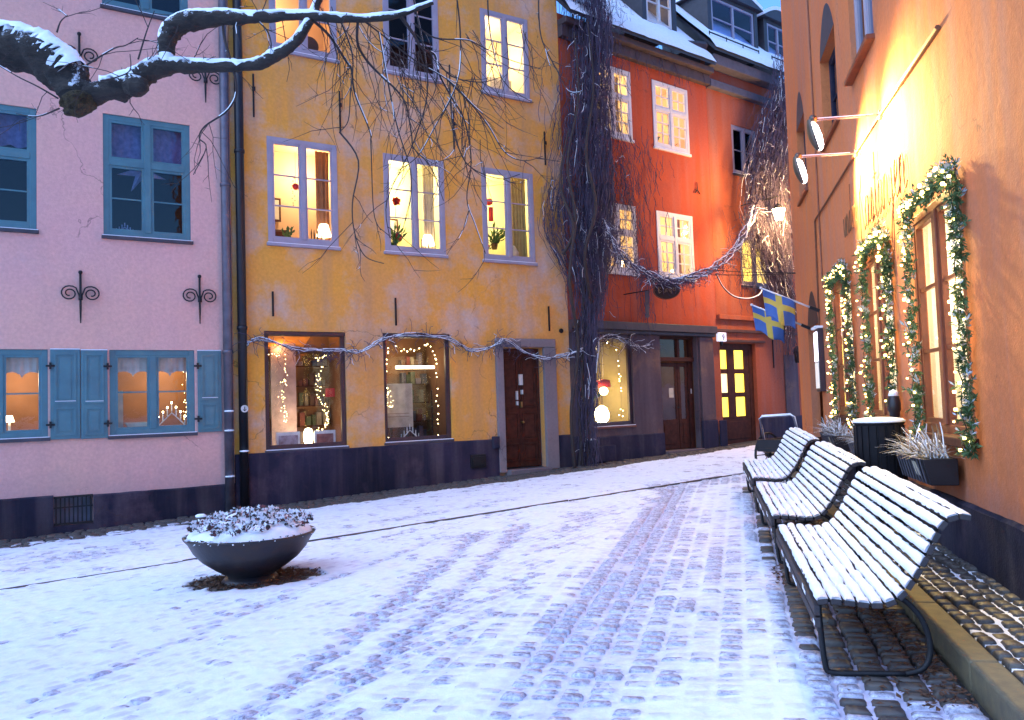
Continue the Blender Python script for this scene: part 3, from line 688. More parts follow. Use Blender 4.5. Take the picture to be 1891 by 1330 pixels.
# ---- red house
house = thing('red_house', 'bright red-orange house with white lit windows under a snowy eave', 'house', OW(2.5, .3, 0)); red = house
OU = [(.98, 2.20, 7.56, 9.18), (2.94, 4.22, 7.56, 9.18)]; OL = [(.98, 2.20, 4.45, 6.02), (2.90, 4.20, 4.45, 6.02)]
OS = (.62, 1.90, 1.02, 3.05); OD = (2.84, 4.16, .36, 3.08)
wall_holes(house, OW, .0, 4.98, 3.3, 10.0, OU + OL, RED); wall_holes(house, OW, .0, 4.78, -.6, 3.3, [OS, OD], GREYW, name='shopfront_wall')
for h in OU + OL: window(house, OW, h, WHITEP, 2, ((1/3, 2/3), (.5,)), transom=.60, subv=1, fw=.085, mw=.085, sw=.04, bw=.026, dF=.02, sill=WHITEP)
for h, pw, m in ((OU[0], 34, CREAM), (OU[1], 32, PEACH), (OL[0], 26, CREAM), (OL[1], 34, CREAM)): room(house, OW, h, m, 1.5); room_light(house, OW, h[0] + .45, h[3] - .35, -1.1, pw, (1, .74, .40))
MB().wbox(OW, .0, 4.79, 3.14, 3.32, -.05, .16).wbox(OW, .0, 4.79, 3.06, 3.139, -.05, .10).build('shop_cornice', mat('dark_cornice_paint', (.06, .035, .035), .6), house, bevel=.012)
sw_ = shopwin(house, OW, OS, OLIVE, -.05, DKFRAME, .07, REDW); room_light(house, OW, 1.0, 1.55, -.7, 22, (1, .75, .30), .1); room_light(house, OW, 1.5, 2.2, -.8, 10, (1, .7, .35), .08)
plinth(house, OW, .0, .60, .85, .05); plinth(house, OW, .60, 2.83, .80, .05)
MB().wbox(OW, .50, 1.06, .28, .62, .05, .22).build('cellar_box', PLIN, house, bevel=.012)
MB().wbox(OW, 4.20, 4.76, -.6, 1.02, .002, .075).build('pier_base', PLIN, house, bevel=.012)
MB().wbox(OW, 4.22, 4.74, 1.02, 3.05, .002, .05).build('pier', GREYW, house, bevel=.012)
# recessed shop door with transom light
b = MB(); b.wbox(OW, 2.84, 4.16, 2.46, 2.56, -.27, -.10); b.wbox(OW, 2.84, 2.96, .36, 2.46, -.27, -.16); b.wbox(OW, 4.0, 4.16, .36, 2.46, -.27, -.16); b.wbox(OW, 2.84, 4.16, 3.0, 3.079, -.27, -.1); b.wbox(OW, 2.84, 2.9, 2.56, 3.0, -.27, -.12); b.wbox(OW, 4.1, 4.16, 2.56, 3.0, -.27, -.12); b.wbox(OW, 3.62, 3.70, 2.56, 3.0, -.26, -.15)
sd_ = b.build('shop_door', BROWNW, house, bevel=.008)
MB().quad(OW(2.9, 2.56, -.2), OW(4.1, 2.56, -.2), OW(4.1, 3.0, -.2), OW(2.9, 3.0, -.2)).build('transom_pane', DGLASS, sd_)
for a, b_ in ((2.97, 3.62), (3.64, 3.99)):
    l = MB(); l.wbox(OW, a, a + .09, .38, 2.44, -.24, -.19); l.wbox(OW, b_ - .07, b_, .38, 2.44, -.24, -.19); l.wbox(OW, a + .09, b_ - .07, .38, 1.08, -.24, -.19); l.wbox(OW, a + .09, b_ - .07, 2.34, 2.44, -.24, -.19); l.build('door_leaf', BROWNW, sd_, bevel=.005)
    MB().quad(OW(a + .09, 1.08, -.21), OW(b_ - .07, 1.08, -.21), OW(b_ - .07, 2.34, -.21), OW(a + .09, 2.34, -.21)).build('pane', GLASS, sd_)
    MB().wbox(OW, a + .12, b_ - .10, .5, .98, -.19, -.178).build('panel', BROWNW, sd_, bevel=.004)
MB().wbox(OW, 3.32, 3.48, 1.60, 1.83, -.206, -.2).build('notice', PAPER, sd_); MB().wbox(OW, 4.06, 4.09, 1.68, 1.80, -.16, -.15).build('door_bell', WHITE, sd_)
MB().tube([OW(3.58, 1.35, -.18), OW(3.58, 1.35, -.13), OW(3.52, 1.38, -.13)], .012, 6).build('handle', IRON, sd_)
room(house, OW, (2.84, 4.16, .36, 3.08), BROWNROOM, 1.2, .02); room_light(house, OW, 3.1, 2.0, -.9, 5, (1, .65, .3))
MB().wbox(OW, 2.84, 4.16, -.4, .36, -.27, .12).build('doorstep', GREYW, house, bevel=.01)
# eave, roof and dormer
corn = mat('brown_black_eave', (.07, .045, .05), .7)
b = MB(); b.wbox(OW, .0, 4.98, 9.45, 9.70, -.02, .14); b.wbox(OW, .0, 4.98, 9.70, 9.84, -.02, .28); b.build('eave_cornice', corn, house, bevel=.015)
def snow_roof(parent, u0, u1, ze, over, run, slope, th):
    t = math.tan(math.radians(slope)); b = MB(); P = [OW(u0, ze, over), OW(u1, ze, over), OW(u1, ze + t * (over + run), -run), OW(u0, ze + t * (over + run), -run)]
    r = b.prism(P, Vector((0, 0, .10))).build('roof', mat('black_sheet_roof', (.03, .03, .04), .5), parent)
    s = MB(); n = 26; rows_n = 8; idx = []
    for j in range(rows_n + 1):
        for i in range(n + 1):
            u = lerp(u0, u1, i / n); d = lerp(over + .035, -run, (j / rows_n) ** 1.5)
            z = ze + t * (over - min(d, over)) + .10 + (th + U(-.012, .012) if j > 0 else -.03)
            if j == 0: d += U(-.012, .015)
            s.v.append(tuple(OW(u, z, d)))
    for j in range(rows_n):
        for i in range(n): s.f.append((j * (n + 1) + i, j * (n + 1) + i + 1, (j + 1) * (n + 1) + i + 1, (j + 1) * (n + 1) + i)); s.m.append(0)
    s.build('snow', SNOW, r, smooth=True); return r
snow_roof(house, 0.0, 4.9, 9.84, .40, 3.2, 47, .10)
def dormer(parent, u0, u1, z0, z1, d, wall_m, lit, room_m, arched=False):
    fw = .17; h = (u0 + fw, u1 - fw, z0 + .14, z1 - .10)
    b = MB(); b.wbox(OW, u0, u0 + fw - .01, z0, z1, d - 1.6, d); b.wbox(OW, u1 - fw + .01, u1, z0, z1, d - 1.6, d); b.wbox(OW, u0 + fw - .01, u1 - fw + .01, z0, z0 + .13, d - 1.6, d); b.wbox(OW, u0 + fw - .01, u1 - fw + .01, z1 - .09, z1, d - 1.6, d)
    b.wbox(OW, u0 + .1, u1 - .1, z0 + .2, z1 - .15, d - 1.7, d - 1.62)
    dm = b.build('dormer', wall_m, parent, bevel=.01)
    n = 10; P = [OW(lerp(u0 - .12, u1 + .12, k / n), z1 + .02 + .30 * math.sin(math.pi * k / n), d + .12) for k in range(n + 1)]
    rp = MB(); rp.prism(P + [OW(u1 + .12, z1, d + .12), OW(u0 - .12, z1, d + .12)], OW.n * -1.9); rp.build('dormer_roof', wall_m, dm)
    sp = MB(); sp.prism([p + Vector((0, 0, .12)) for p in P] + [p + Vector((0, 0, .01)) for p in P[::-1]], OW.n * -1.9); sp.build('snow', SNOW, dm)
    f = MB(); mid = (h[0] + h[1]) / 2
    f.wbox(OW, h[0], h[0] + .06, h[2], h[3], d - .08, d - .02); f.wbox(OW, h[1] - .06, h[1], h[2], h[3], d - .08, d - .02); f.wbox(OW, h[0] + .06, h[1] - .06, h[2], h[2] + .06, d - .08, d - .02); f.wbox(OW, h[0] + .06, h[1] - .06, h[3] - .06, h[3], d - .08, d - .02); f.wbox(OW, mid - .035, mid + .035, h[2] + .06, h[3] - .06, d - .08, d - .01); f.wbox(OW, h[0] + .06, mid - .035, (h[2] + h[3]) / 2 - .015, (h[2] + h[3]) / 2 + .015, d - .07, d - .03); f.wbox(OW, mid + .035, h[1] - .06, (h[2] + h[3]) / 2 - .015, (h[2] + h[3]) / 2 + .015, d - .07, d - .03)
    f.build('dormer_frame', LILAC if not lit else WHITEP, dm)
    MB().quad(OW(h[0], h[2], d - .05), OW(h[1], h[2], d - .05), OW(h[1], h[3], d - .05), OW(h[0], h[3], d - .05)).build('pane', GLASS if lit else DGLASS, dm)
    if lit: room_light(parent, OW, mid, z1 - .35, d - .8, 14, (1, .62, .25))
    return dm
DARKSLATE = mat('dark_sheet_dormer', (.045, .04, .05), .55)
dormer(house, 3.15, 4.42, 10.75, 12.05, -.38, DARKSLATE, True, CREAM)
m = MB(); m.tube([OW(4.3, 10.5, -.1), OW(4.85, 10.42, .1), OW(5.2, 10.6, -.2)], [.02, .12, .04], 6); m.build('snow_guard', DARKSLATE, house)
b = MB(); b.wbox(OW, 0, .02, 0, 10, -5, -.3); backs(house, OW, .01, 4.97, 9.9, 5, RED)
yi = MB(); yi.tube([OW(4.42, 6.9, .03), OW(4.42, 6.72, .03), OW(4.33, 6.62, .03)], .014, 5); yi.tube([OW(4.42, 6.72, .03), OW(4.52, 6.62, .03)], .014, 5); yi.build('wall_anchor', IRON, house)

# ---- terracotta house
house = thing('terracotta_house', 'dull terracotta house with a brown door of six glowing yellow panes', 'house', OW(6.8, .4, 0)); terra = house
TU = (5.94, 7.02, 7.37, 8.67); TL = (6.07, 7.36, 4.45, 5.75); TD = (5.05, 6.52, .38, 2.93)
wall_holes(house, OW, 4.985, 11.0, 3.28, 10.2, [TU, TL], TERRA); wall_holes(house, OW, 4.785, 11.0, -.6, 3.279, [TD], TERRA)
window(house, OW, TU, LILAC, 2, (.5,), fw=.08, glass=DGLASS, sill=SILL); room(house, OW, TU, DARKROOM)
window(house, OW, TL, LILAC, 2, (1/3, 2/3), fw=.08, sill=SILL); room(house, OW, TL, YELROOM, 1.4); room_light(house, OW, 6.7, 5.4, -1.0, 34, (1, .78, .32))
MB().wbox(OW, 4.985, 6.4, 3.52, 3.64, -.02, .09).wbox(OW, 6.42, 7.3, 3.50, 3.62, -.02, .09).build('sign_ledge', TERRA, house, bevel=.01)
MB().wbox(OW, 4.79, 11, 3.20, 3.275, -.02, .07).wbox(OW, 5.0, 6.9, 2.955, 3.02, -.02, .06).build('string_course', mat('dark_course', (.10, .04, .03), .7), house, bevel=.01)
MB().wbox(OW, 4.785, 5.045, -.6, 1.0, .08, .12).build('plinth', PLIN, house, bevel=.01); plinth(house, OW, 6.53, 11, 1.0, .05)
MB().wbox(OW, 7.75, 8.35, 1.0, 2.65, .002, .04).build('grey_wall_patch', GREYW, house)
YPANE = emit('lit_yellow_pane', (1.0, .72, .07), .95); YPANE2 = emit('lit_pale_pane', (.95, .72, .34), .75)
b = MB(); b.wbox(OW, 5.05, 5.16, .38, 2.93, -.2, -.1); b.wbox(OW, 6.36, 6.52, .38, 2.93, -.2, -.1); b.wbox(OW, 5.16, 6.36, 2.78, 2.93, -.2, -.1); b.wbox(OW, 5.16, 6.36, .38, 1.02, -.2, -.12); td = b.build('door', BROWNW, house, bevel=.008)
zr = [(1.07, 1.56), (1.68, 2.16), (2.28, 2.76)]
for a, e in ((5.17, 5.48), (5.76, 6.17)):
    for k, (f, g) in enumerate(zr): MB().quad(OW(a, f, -.15), OW(e, f, -.15), OW(e, g, -.15), OW(a, g, -.15)).build('pane', YPANE2 if (a < 5.3 and k == 1) else YPANE, td)
l = MB()
for a, e in ((5.48, 5.76), (6.17, 6.36)): l.wbox(OW, a, e, 1.02, 2.78, -.19, -.115)
for a, e in ((5.16, 5.48), (5.76, 6.17)):
    for f, g in ((1.02, 1.07), (1.56, 1.68), (2.16, 2.28), (2.76, 2.78)): l.wbox(OW, a, e, f, g, -.19, -.12)
l.build('door_leaf', BROWNW, td); MB().wbox(OW, 5.2, 6.3, .5, .94, -.12, -.11).build('panel', BROWNW, td, bevel=.005)
MB().wbox(OW, 5.04, 6.53, -.3, .375, -.25, .1).build('doorstep', GREYW, house)
b = MB(); b.wbox(OW, 4.985, 11, 9.42, 9.62, -.02, .16); b.wbox(OW, 4.985, 11, 9.95, 10.22, -.02, .30); b.build('eave_cornice', mat('grey_blue_eave', (.10, .09, .12), .7), house, bevel=.02)
snow_roof(house, 4.9, 11, 10.24, .40, 3.2, 47, .10)
dormer(house, 5.72, 7.92, 11.0, 12.35, -.40, DARKSLATE, False, DARKROOM); dormer(house, 8.25, 9.6, 11.05, 12.3, -.42, DARKSLATE, False, DARKROOM)
for u0, u1 in ((5.2, 7.3), (7.9, 9.4)):
    m = MB()
    for z, d in ((10.78, .02), (10.92, .02)): m.tube([OW(u0, z, d), OW(u1, z, d)], .018, 6)
    for k in range(4): m.tube([OW(lerp(u0, u1, k / 3), 10.62, .02), OW(lerp(u0, u1, k / 3), 10.95, .02)], .014, 6)
    m.build('roof_rail', IRON, house)
strap(house, OW, 7.28, 2.3, 3.05, .014, False)
backs(house, OW, 4.99, 10.99, 10.2, 5, TERRA)
pipe(house, OW, [(8.55, 2.55, .35), (8.55, 12, .35)], .10, PIPEK, (5, 8)); 

# ---- orange restaurant house
house = thing('restaurant_house', 'orange plastered restaurant front with three tall brown windows and wire script lettering', 'house', RW(5, .4, 0)); rest = house
RWIN = [(.50, 1.94, 1.24, 3.13), (2.78, 4.22, 1.27, 3.13), (5.06, 6.50, 1.28, 3.13)]
RUP = [(2.98, 4.22, 5.30, 7.3)]; RAR = [(5.25, 6.55, 5.2, 6.45), (8.55, 9.65, 5.1, 6.4)]; RDO = (8.1, 9.5, .3, 2.75)
def arch_pts(W, h, rise, d, n=12): return [W(h[1], h[3], d)] + [W(lerp(h[1], h[0], k / n), h[3] + rise * math.sin(math.pi * k / n) ** .8, d) for k in range(1, n)] + [W(h[0], h[3], d)]
wall_holes(house, RW, -1.7, 11.1, -.6, 12, RWIN + RUP + RAR + [RDO], ORNG, .14)
def tympanum(parent, W, h, rise, m):           # fills the top of an arched opening with a flat dark panel
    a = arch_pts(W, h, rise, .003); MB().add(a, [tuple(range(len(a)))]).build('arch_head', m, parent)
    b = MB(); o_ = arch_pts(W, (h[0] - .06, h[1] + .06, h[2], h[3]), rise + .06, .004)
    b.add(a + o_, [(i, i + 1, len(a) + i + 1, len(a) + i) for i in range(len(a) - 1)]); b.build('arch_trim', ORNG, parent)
for h in RAR: window(house, RW, h, PLIN, 2, (.5,), fw=.06, dF=-.12, glass=DGLASS); room(house, RW, h, DARKROOM, 1.0, .2, .14); tympanum(house, RW, h, .55, mat('arch_shadow_board', (.035, .03, .045), .7)); MB().wbox(RW, h[0] - .06, h[1] + .06, h[2] - .07, h[2] - .003, -.25, .05).build('sill', REDW, house, bevel=.008)  # window arch heads are flat, recess shade put into the board colour
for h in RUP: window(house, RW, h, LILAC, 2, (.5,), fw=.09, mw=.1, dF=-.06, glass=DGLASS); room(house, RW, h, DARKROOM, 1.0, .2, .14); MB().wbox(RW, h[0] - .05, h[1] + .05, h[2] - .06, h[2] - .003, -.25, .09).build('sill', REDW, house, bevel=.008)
for h in RWIN:
    window(house, RW, h, REDW, 2, (.345, .67), fw=.07, mw=.10, sw=.045, bw=.03, dF=.0); room(house, RW, h, CREAM, 1.4, .3, .14)
    MB().wbox(RW, h[0] - .06, h[1] + .06, h[2] - .075, h[2] - .003, -.28, .10).build('sill', BROWNW, house, bevel=.01)
    room_light(house, RW, (h[0] + h[1]) / 2, 2.5, -.75, 46, (1, .88, .62), .15)
b = MB(); b.wbox(RW, RDO[0], RDO[1], RDO[2], RDO[3], -.29, -.24); rd_ = b.build('door', BROWNW, house)
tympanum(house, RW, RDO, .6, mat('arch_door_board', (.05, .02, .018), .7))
for k in range(5): MB().wbox(RW, RDO[0] + .05 + k * .26, RDO[0] + .28 + k * .26, RDO[2] + .05, RDO[3] - .05, -.24, -.222).build('door_board', BROWNW, rd_, bevel=.006)
plinth(house, RW, -1.7, 8.08, .74, .04); plinth(house, RW, 9.52, 11.1, .74, .04)
backs(house, RW, -1.7, 11.1, 12, 5, ORNG)
RW2 = RW; b = MB(); P = [RW(-1.9, 11.95, .35), RW(11.2, 11.95, .35), RW(11.2, 15, -3.5), RW(-1.9, 15, -3.5)]; b.prism(P, Vector((0, 0, .15))); b.build('roof', SILL, house)
cb = MB(); cb.tube([RW(.72, 4.36, .02), RW(2.84, 4.40, .02), RW(4.18, 4.40, .02), RW(6.6, 4.37, .02), RW(7.7, 4.37, .02), RW(7.78, 4.34, .02), RW(7.93, 2.34, .02)], .014, 6); cb.tube([RW(.72, 4.36, .025), RW(2.0, 4.385, .025)], .022, 6); cb.build('lamp_cable', mat('rusty_cable', (.20, .07, .03), .7), house)
MB().tube([RW(7.35, 3.2, .015), RW(7.35, 11, .015)], .012, 6).build('lightning_wire', mat('rusty_wire', (.30, .10, .05), .7), house)
# wire script lettering "under Kastanjen" (runs towards the near end of the wall)
STROKES = {
 'u': (1.0, [[(0, .9), (.08, .3), (.25, 0), (.5, .15), (.62, .9)], [(.62, .9), (.66, .2), (.8, 0), (1.0, .15)]]),
 'n': (1.0, [[(0, 0), (.1, .9)], [(.1, .6), (.35, .95), (.58, .7), (.6, .2), (.75, 0), (1.0, .15)]]),
 'd': (1.0, [[(.6, .8), (.3, .95), (.02, .5), (.15, .05), (.45, .1), (.6, .6)], [(.68, 2.1), (.6, .6), (.66, .1), (1.0, .15)]]),
 'e': (.8, [[(0, .3), (.4, .55), (.5, .8), (.3, .98), (.08, .7), (.08, .25), (.3, 0), (.8, .2)]]),
 'r': (.7, [[(0, 0), (.1, .9), (.3, .8), (.5, .95)], [(.5, .95), (.45, .3), (.7, .12)]]),
 'K': (1.3, [[(.2, -.2), (.15, 1.2), (.3, 2.4)], [(1.1, 2.5), (.7, 1.6), (.2, 1.1)], [(.35, 1.2), (.7, .5), (1.0, .0), (1.3, .15)]]),
 'a': (1.0, [[(.6, .8), (.3, .95), (.02, .5), (.15, .05), (.45, .1), (.62, .9)], [(.62, .9), (.66, .1), (1.0, .15)]]),
 's': (.8, [[(0, .1), (.4, 1.0)], [(.4, 1.0), (.55, .5), (.4, 0), (.1, .1)], [(.4, 0), (.8, .15)]]),
 't': (.7, [[(.3, 1.9), (.22, .3), (.4, 0), (.7, .15)], [(0, 1.2), (.6, 1.25)]]),
 'j': (.7, [[(.3, .9), (.32, -.4), (.15, -1.25), (-.1, -.9), (.3, -.1), (.7, .15)]]),
 ' ': (.6, [])}
def script(text, u_start, z0, xh, wd_):
    m = MB(); u = u_start
    for ch in text:
        wch, st = STROKES[ch]
        for s in st: m.tube(curve([RW(u - x * wd_, z0 + y * xh, .03) for x, y in s], 4), .0065, 5)
        u -= wch * wd_
    return m, u
m1, ue = script('under', 5.15, 3.58, .27, .195)
m2, ue2 = script('Kastanjen', 4.10, 3.42, .37, .27)
m1.build('lettering', mat('rusty_wire_letters', (.22, .09, .03), .7), house); m2.build('lettering', bpy.data.materials['rusty_wire_letters'], house)

# ------------------------------------------------------------------ benches
def make_bench():
    L = 2.24; u0 = -1.50; org = RW(u0 + L / 2, 0, .98); org.z = gz(org.x, org.y)
    t = thing('park_bench', 'snow-covered slatted bench nearest the camera, at the near end of the row', 'bench', org, 'slatted benches along the kerb')
    sl = (RW.s + Vector((0, 0, gz(RW.s.x, RW.s.y)))).normalized()
    def P(off, z, u): q = RW(u0 + u, 0, 1.38 - off); q.z = gz(q.x, q.y) + z; return q
    prof = [(.005, .325, 90), (.005, .385, 90), (.035, .43, 8), (.10, .428, -4), (.165, .42, -6), (.23, .411, -6), (.295, .407, 2), (.36, .418, 22), (.415, .455, 45),
            (.455, .507, 56), (.492, .563, 58), (.526, .62, 60), (.557, .68, 62), (.586, .74, 61), (.620, .797, 50), (.668, .832, 18), (.725, .836, -10)]
    for i, (off, z, a) in enumerate(prof):
        a = math.radians(a); tx = RW.n * -math.cos(a) + Vector((0, 0, math.sin(a))); nm = RW.n * math.sin(a) + Vector((0, 0, math.cos(a)))
        if i < 2: nm = RW.n
        c = P(off, z, L / 2)
        s = MB().obox(c, sl * L / 2, tx * .025, nm * .014).build('slat', SLAT, t, bevel=.004)
        if i < 2: 
            b = MB(); n = 30
            for k in range(n):
                if float(vnoise(np.array(k * .35 + i * 9), np.array(2.2), 2)) < .60: continue
                q = P(off, z, (k + .5) * L / n) + nm * .014 + tx * U(-.008, .008); b.obox(q, sl * L / n * U(.3, .5), tx * U(.006, .015), nm * U(.001, .003))
            b.build('snow', SNOW, s, smooth=False, kind='stuff'); continue
        b = MB(); n = 44; ph = U(0, 50); bare = 0.0
        for k in range(n + 1):
            x = k / n * L; h = .009 + .017 * float(vnoise(np.array(x * 5 + ph), np.array(i * 3.1), 1)) + U(-.002, .002)
            if 8 > i >= 2: h += .006; 
            if 8 > i >= 2 and float(vnoise(np.array(x * 3.2 + ph), np.array(i * 1.7 + .5), 3)) > .70: h = .0015
            if k in (0, n): h *= .45
            wdt = .0258 + U(-.003, .003) + (.004 if h > .024 else 0)
            q = P(off, z, min(max(x, .004), L - .004)) + nm * .0135
            b.v += [tuple(q - tx * wdt - nm * .004), tuple(q - tx * wdt * .8 + nm * h * .75), tuple(q - tx * wdt * .25 + nm * h), tuple(q + tx * wdt * .35 + nm * h), tuple(q + tx * wdt * .85 + nm * h * .7), tuple(q + tx * wdt - nm * .004)]
        for k in range(n):
            for j in range(5): b.f.append((k * 6 + j, k * 6 + j + 1, k * 6 + j + 7, k * 6 + j + 6)); b.m.append(0)
        b.f.append((0, 1, 2, 3, 4, 5)); b.f.append(tuple(n * 6 + j for j in (5, 4, 3, 2, 1, 0))); b.m += [0, 0]
        b.build('snow', SNOW, s, smooth=True)
    for u in (.16, L - .16):
        b = MB(); pts = curve([P(.03, .40, u), P(.035, .25, u), P(.05, .06, u), P(.08, .022, u), P(.2, .018, u), P(.44, .018, u)], 4)
        b.tube(pts, .016, 6)
        b.build('front_leg', IRON, t, smooth=True)
        b = MB(); b.tube(curve([P(.44, .018, u), P(.53, .05, u), P(.565, .15, u), P(.53, .30, u), P(.43, .41, u), P(.34, .40, u)], 4), .016, 6); b.build('rear_leg', IRON, t, smooth=True)
        b = MB(); b.tube(curve([P(o_ - .012, z_ - .028, u) for o_, z_, a_ in prof[2:9]] + [P(o_ + .02, z_ - .02, u) for o_, z_, a_ in prof[9:15]] + [P(.69, .815, u), P(.74, .82, u)], 2), .014, 6); b.build('frame', IRON, t, smooth=True)
    return t, org
SLAT = mat('weathered_slat', (.05, .035, .035), .75, 0, (.025, .02, .024), 14, .4, 60)
bench, b_org = make_bench()
for u_, lb in ((1.16, 'snow-covered slatted bench in the middle of the row of three'), (3.86, 'snow-covered slatted bench at the far end of the row beside the handcart')):
    c = copy_tree(bench); q = RW(u_ + 1.12, 0, .98); q.z = gz(q.x, q.y); c.location = q; c['label'] = lb

# ------------------------------------------------------------------ flower bowl
bz = gz(*BOWL); bc = Vector((BOWL[0], BOWL[1], bz))
bowl = thing('flower_bowl', 'wide dark metal bowl planter heaped with snowy flowers standing on the square', 'planter', bc)
BOWLM = mat('dark_bowl_metal', (.016, .016, .026), .42, .3, (.035, .024, .022), 5, .2, 30)
MB().lathe(bc, [(.20, -.02), (.20, .05), (.23, .07), (.33, .13), (.44, .21), (.52, .30), (.57, .39), (.605, .43), (.612, .445), (.59, .45), (.55, .41)], 48).build('basin', BOWLM, bowl, smooth=True)
MB().lathe(bc, [(.30, -.03), (.24, .04), (.17, .10)], 32).build('foot', BOWLM, bowl, smooth=True)
hm = MB(); nn = 40
for j in range(nn + 1):
    for i in range(nn + 1):
        x, y = (i / nn - .5) * 1.2, (j / nn - .5) * 1.2; r = math.hypot(x, y)
        h = .45 + .19 * max(0, 1 - (r / .6) ** 2) * float(.45 + .9 * fbm(np.array(x * 8 + 3), np.array(y * 8), 1)) - (0 if r < .55 else .03)
        hm.v.append((bc.x + x, bc.y + y, bz + h))
for j in range(nn):
    for i in range(nn):
        x, y = ((i + .5) / nn - .5) * 1.2, ((j + .5) / nn - .5) * 1.2
        if math.hypot(x, y) < .575: hm.f.append((j * (nn + 1) + i, j * (nn + 1) + i + 1, (j + 1) * (nn + 1) + i + 1, (j + 1) * (nn + 1) + i)); hm.m.append(0)
hm.build('snow', SNOW, bowl, smooth=True)
PURP = mat('purple_heather', (.10, .035, .06), .8, 0, (.22, .06, .05), 25, 0); DKLEAF = mat('dark_winter_leaf', (.05, .05, .04), .8, 0, (.08, .05, .05), 25, 0)
for k in range(17):
    m = MB(); a = k * 2.4; R_ = .52 * math.sqrt((k + .5) / 17); c = bc + Vector((math.cos(a) * R_, math.sin(a) * R_, .515 + .11 * (1 - R_ / .5)))
    for i in range(150):
        d = Vector((random.gauss(0, 1), random.gauss(0, 1), abs(random.gauss(.3, .7)))).normalized(); p = c + Vector((d.x * .10, d.y * .10, d.z * .07))
        up = d.z > .35 and U(0, 1) < .62; m.leaf(p, d + Vector((0, 0, U(-.6, .2))), d.cross(Vector((U(-1, 1), U(-1, 1), U(-1, 1)))), U(.020, .046), U(.011, .024), U(-.6, .8), 2 if up else random.choice((0, 1, 1)))
    m.build('winter_flowers', [PURP, DKLEAF, SNOW], bowl)
m = MB()
for k in range(70):
    a = U(3.4, 6.0) if k % 2 else U(0, 6.28); p = bc + Vector((math.cos(a) * .57, math.sin(a) * .57, .46)); d = Vector((math.cos(a), math.sin(a), U(-.9, .3))); m.leaf(p, d, d.cross(Vector((U(-1, 1), U(-1, 1), 1))), U(.03, .07), .014, .4, random.choice((0, 1, 1)))
m.build('trailing_sprigs', [DKLEAF, SNOW], bowl)
m = MB(); p = bc + Vector((-.48, .02, .47)); m.tube([p, p + Vector((-.01, 0, .09))], .012, 6); m.ball(p + Vector((0, 0, .125)), .045, 8, 0, 1.25, .9, .8); m.ball(p + Vector((.0, 0, .148)), .045, 8, 1, 1.25, .9, .5); m.build('seed_head', [DKLEAF, SNOW], bowl, smooth=True)

# ------------------------------------------------------------------ the old tree reaching in from the left
tr_base = Vector((-5.3, 4.3, gz(-5.3, 4.3)))
tree = thing('old_tree', 'old bare tree with thick snow-topped limb and hanging twigs reaching in from the left', 'tree', tr_base)
limb = MB(); lsn = MB(); tw = MB(); tws = MB()
def rough_tube(mb, pts, rad, n=14, amp=.10):
    b = len(mb.v); mb.tube(pts, rad, n)
    for i in range(b, len(mb.v)):
        x, y, z = mb.v[i]; k = (i - b) // n; c = pts[min(k, len(pts) - 1)]; v = Vector((x, y, z)) - Vector(c)
        s = 1 + amp * (2 * float(vnoise(np.array(x * 14 + z * 9), np.array(y * 9 + z * 13), 2)) - 1) + amp * .8 * (2 * float(vnoise(np.array(x * 22 + z * 49), np.array(y * 49 - x * 18), 4)) - 1); mb.v[i] = tuple(Vector(c) + v * s)
def cap(mb, pts, rad, hk=1.0, cover=.8, n=9, rag=.35):     # snow lying on the upper side of a branch
    b = len(mb.v); m = 0
    for i, p in enumerate(pts):
        t = (Vector(pts[min(i + 1, len(pts) - 1)]) - Vector(pts[max(i - 1, 0)])).normalized(); sd = t.cross(Vector((0, 0, 1)))
        flat = min(1, sd.length); sd = sd.normalized() if sd.length > .02 else Vector((1, 0, 0)); up = sd.cross(t).normalized()
        for k in range(n):
            q = math.radians(-72 + 144 * k / (n - 1)) * cover * (.55 + .75 * float(vnoise(np.array(i * .55 + k * .02 + rag * 90), np.array(7.7 if k < n / 2 else 2.2), 2)) if rag > .3 else 1); edge = abs(k - (n - 1) / 2) / ((n - 1) / 2)
            q *= 1 + rag * (U(-1, 1) if edge > .8 else 0)
            r = rad[i] * (1.03 - .10 * (edge > .95)) + hk * (1 - edge ** 2) * (.25 + .75 * flat) * U(.8, 1.1) * (.5 + 1.0 * float(vnoise(np.array(i * .4), np.array(k * .5), 1)) if rag > .3 else 1)
            mb.v.append(tuple(Vector(p) + (sd * math.sin(q) + up * math.cos(q)) * r))
    for i in range(len(pts) - 1):
        for k in range(n - 1): mb.f.append((b + i * n + k, b + i * n + k + 1, b + (i + 1) * n + k + 1, b + (i + 1) * n + k)); mb.m.append(0)
A = [(-5.3, 4.3, -.2), (-5.25, 4.35, 1.6), (-5.0, 4.5, 2.9), (-3.938,4.800,4.031), (-3.520,4.950,3.968), (-3.080,5.000,3.931), (-2.893,5.000,3.872), (-2.747,5.000,3.756), (-2.663,5.000,3.625), (-2.646,5.000,3.528)]
pa = curve(A, 12); ra = interp([.34, .28, .24, .19, .155, .128, .122, .122, .105, .045], len(pa)); ra[-1] = .02
rough_tube(limb, pa, ra, 30, .2); cap(lsn, pa[44:88], ra[44:88], .035, .95, 13, .6); 
Bp = [(-2.707,5.000,3.627), (-2.588,5.000,3.623), (-2.452,5.000,3.642), (-2.323,5.000,3.673), (-2.258,5.000,3.712), (-2.180,5.000,3.761), (-2.088,5.000,3.775), (-1.857,5.000,3.764), (-1.569,5.000,3.761), (-1.449,5.000,3.806), (-1.329,5.000,3.871), (-1.225,5.000,3.993), (-1.165,5.050,4.162), (-1.121,5.100,4.364)]
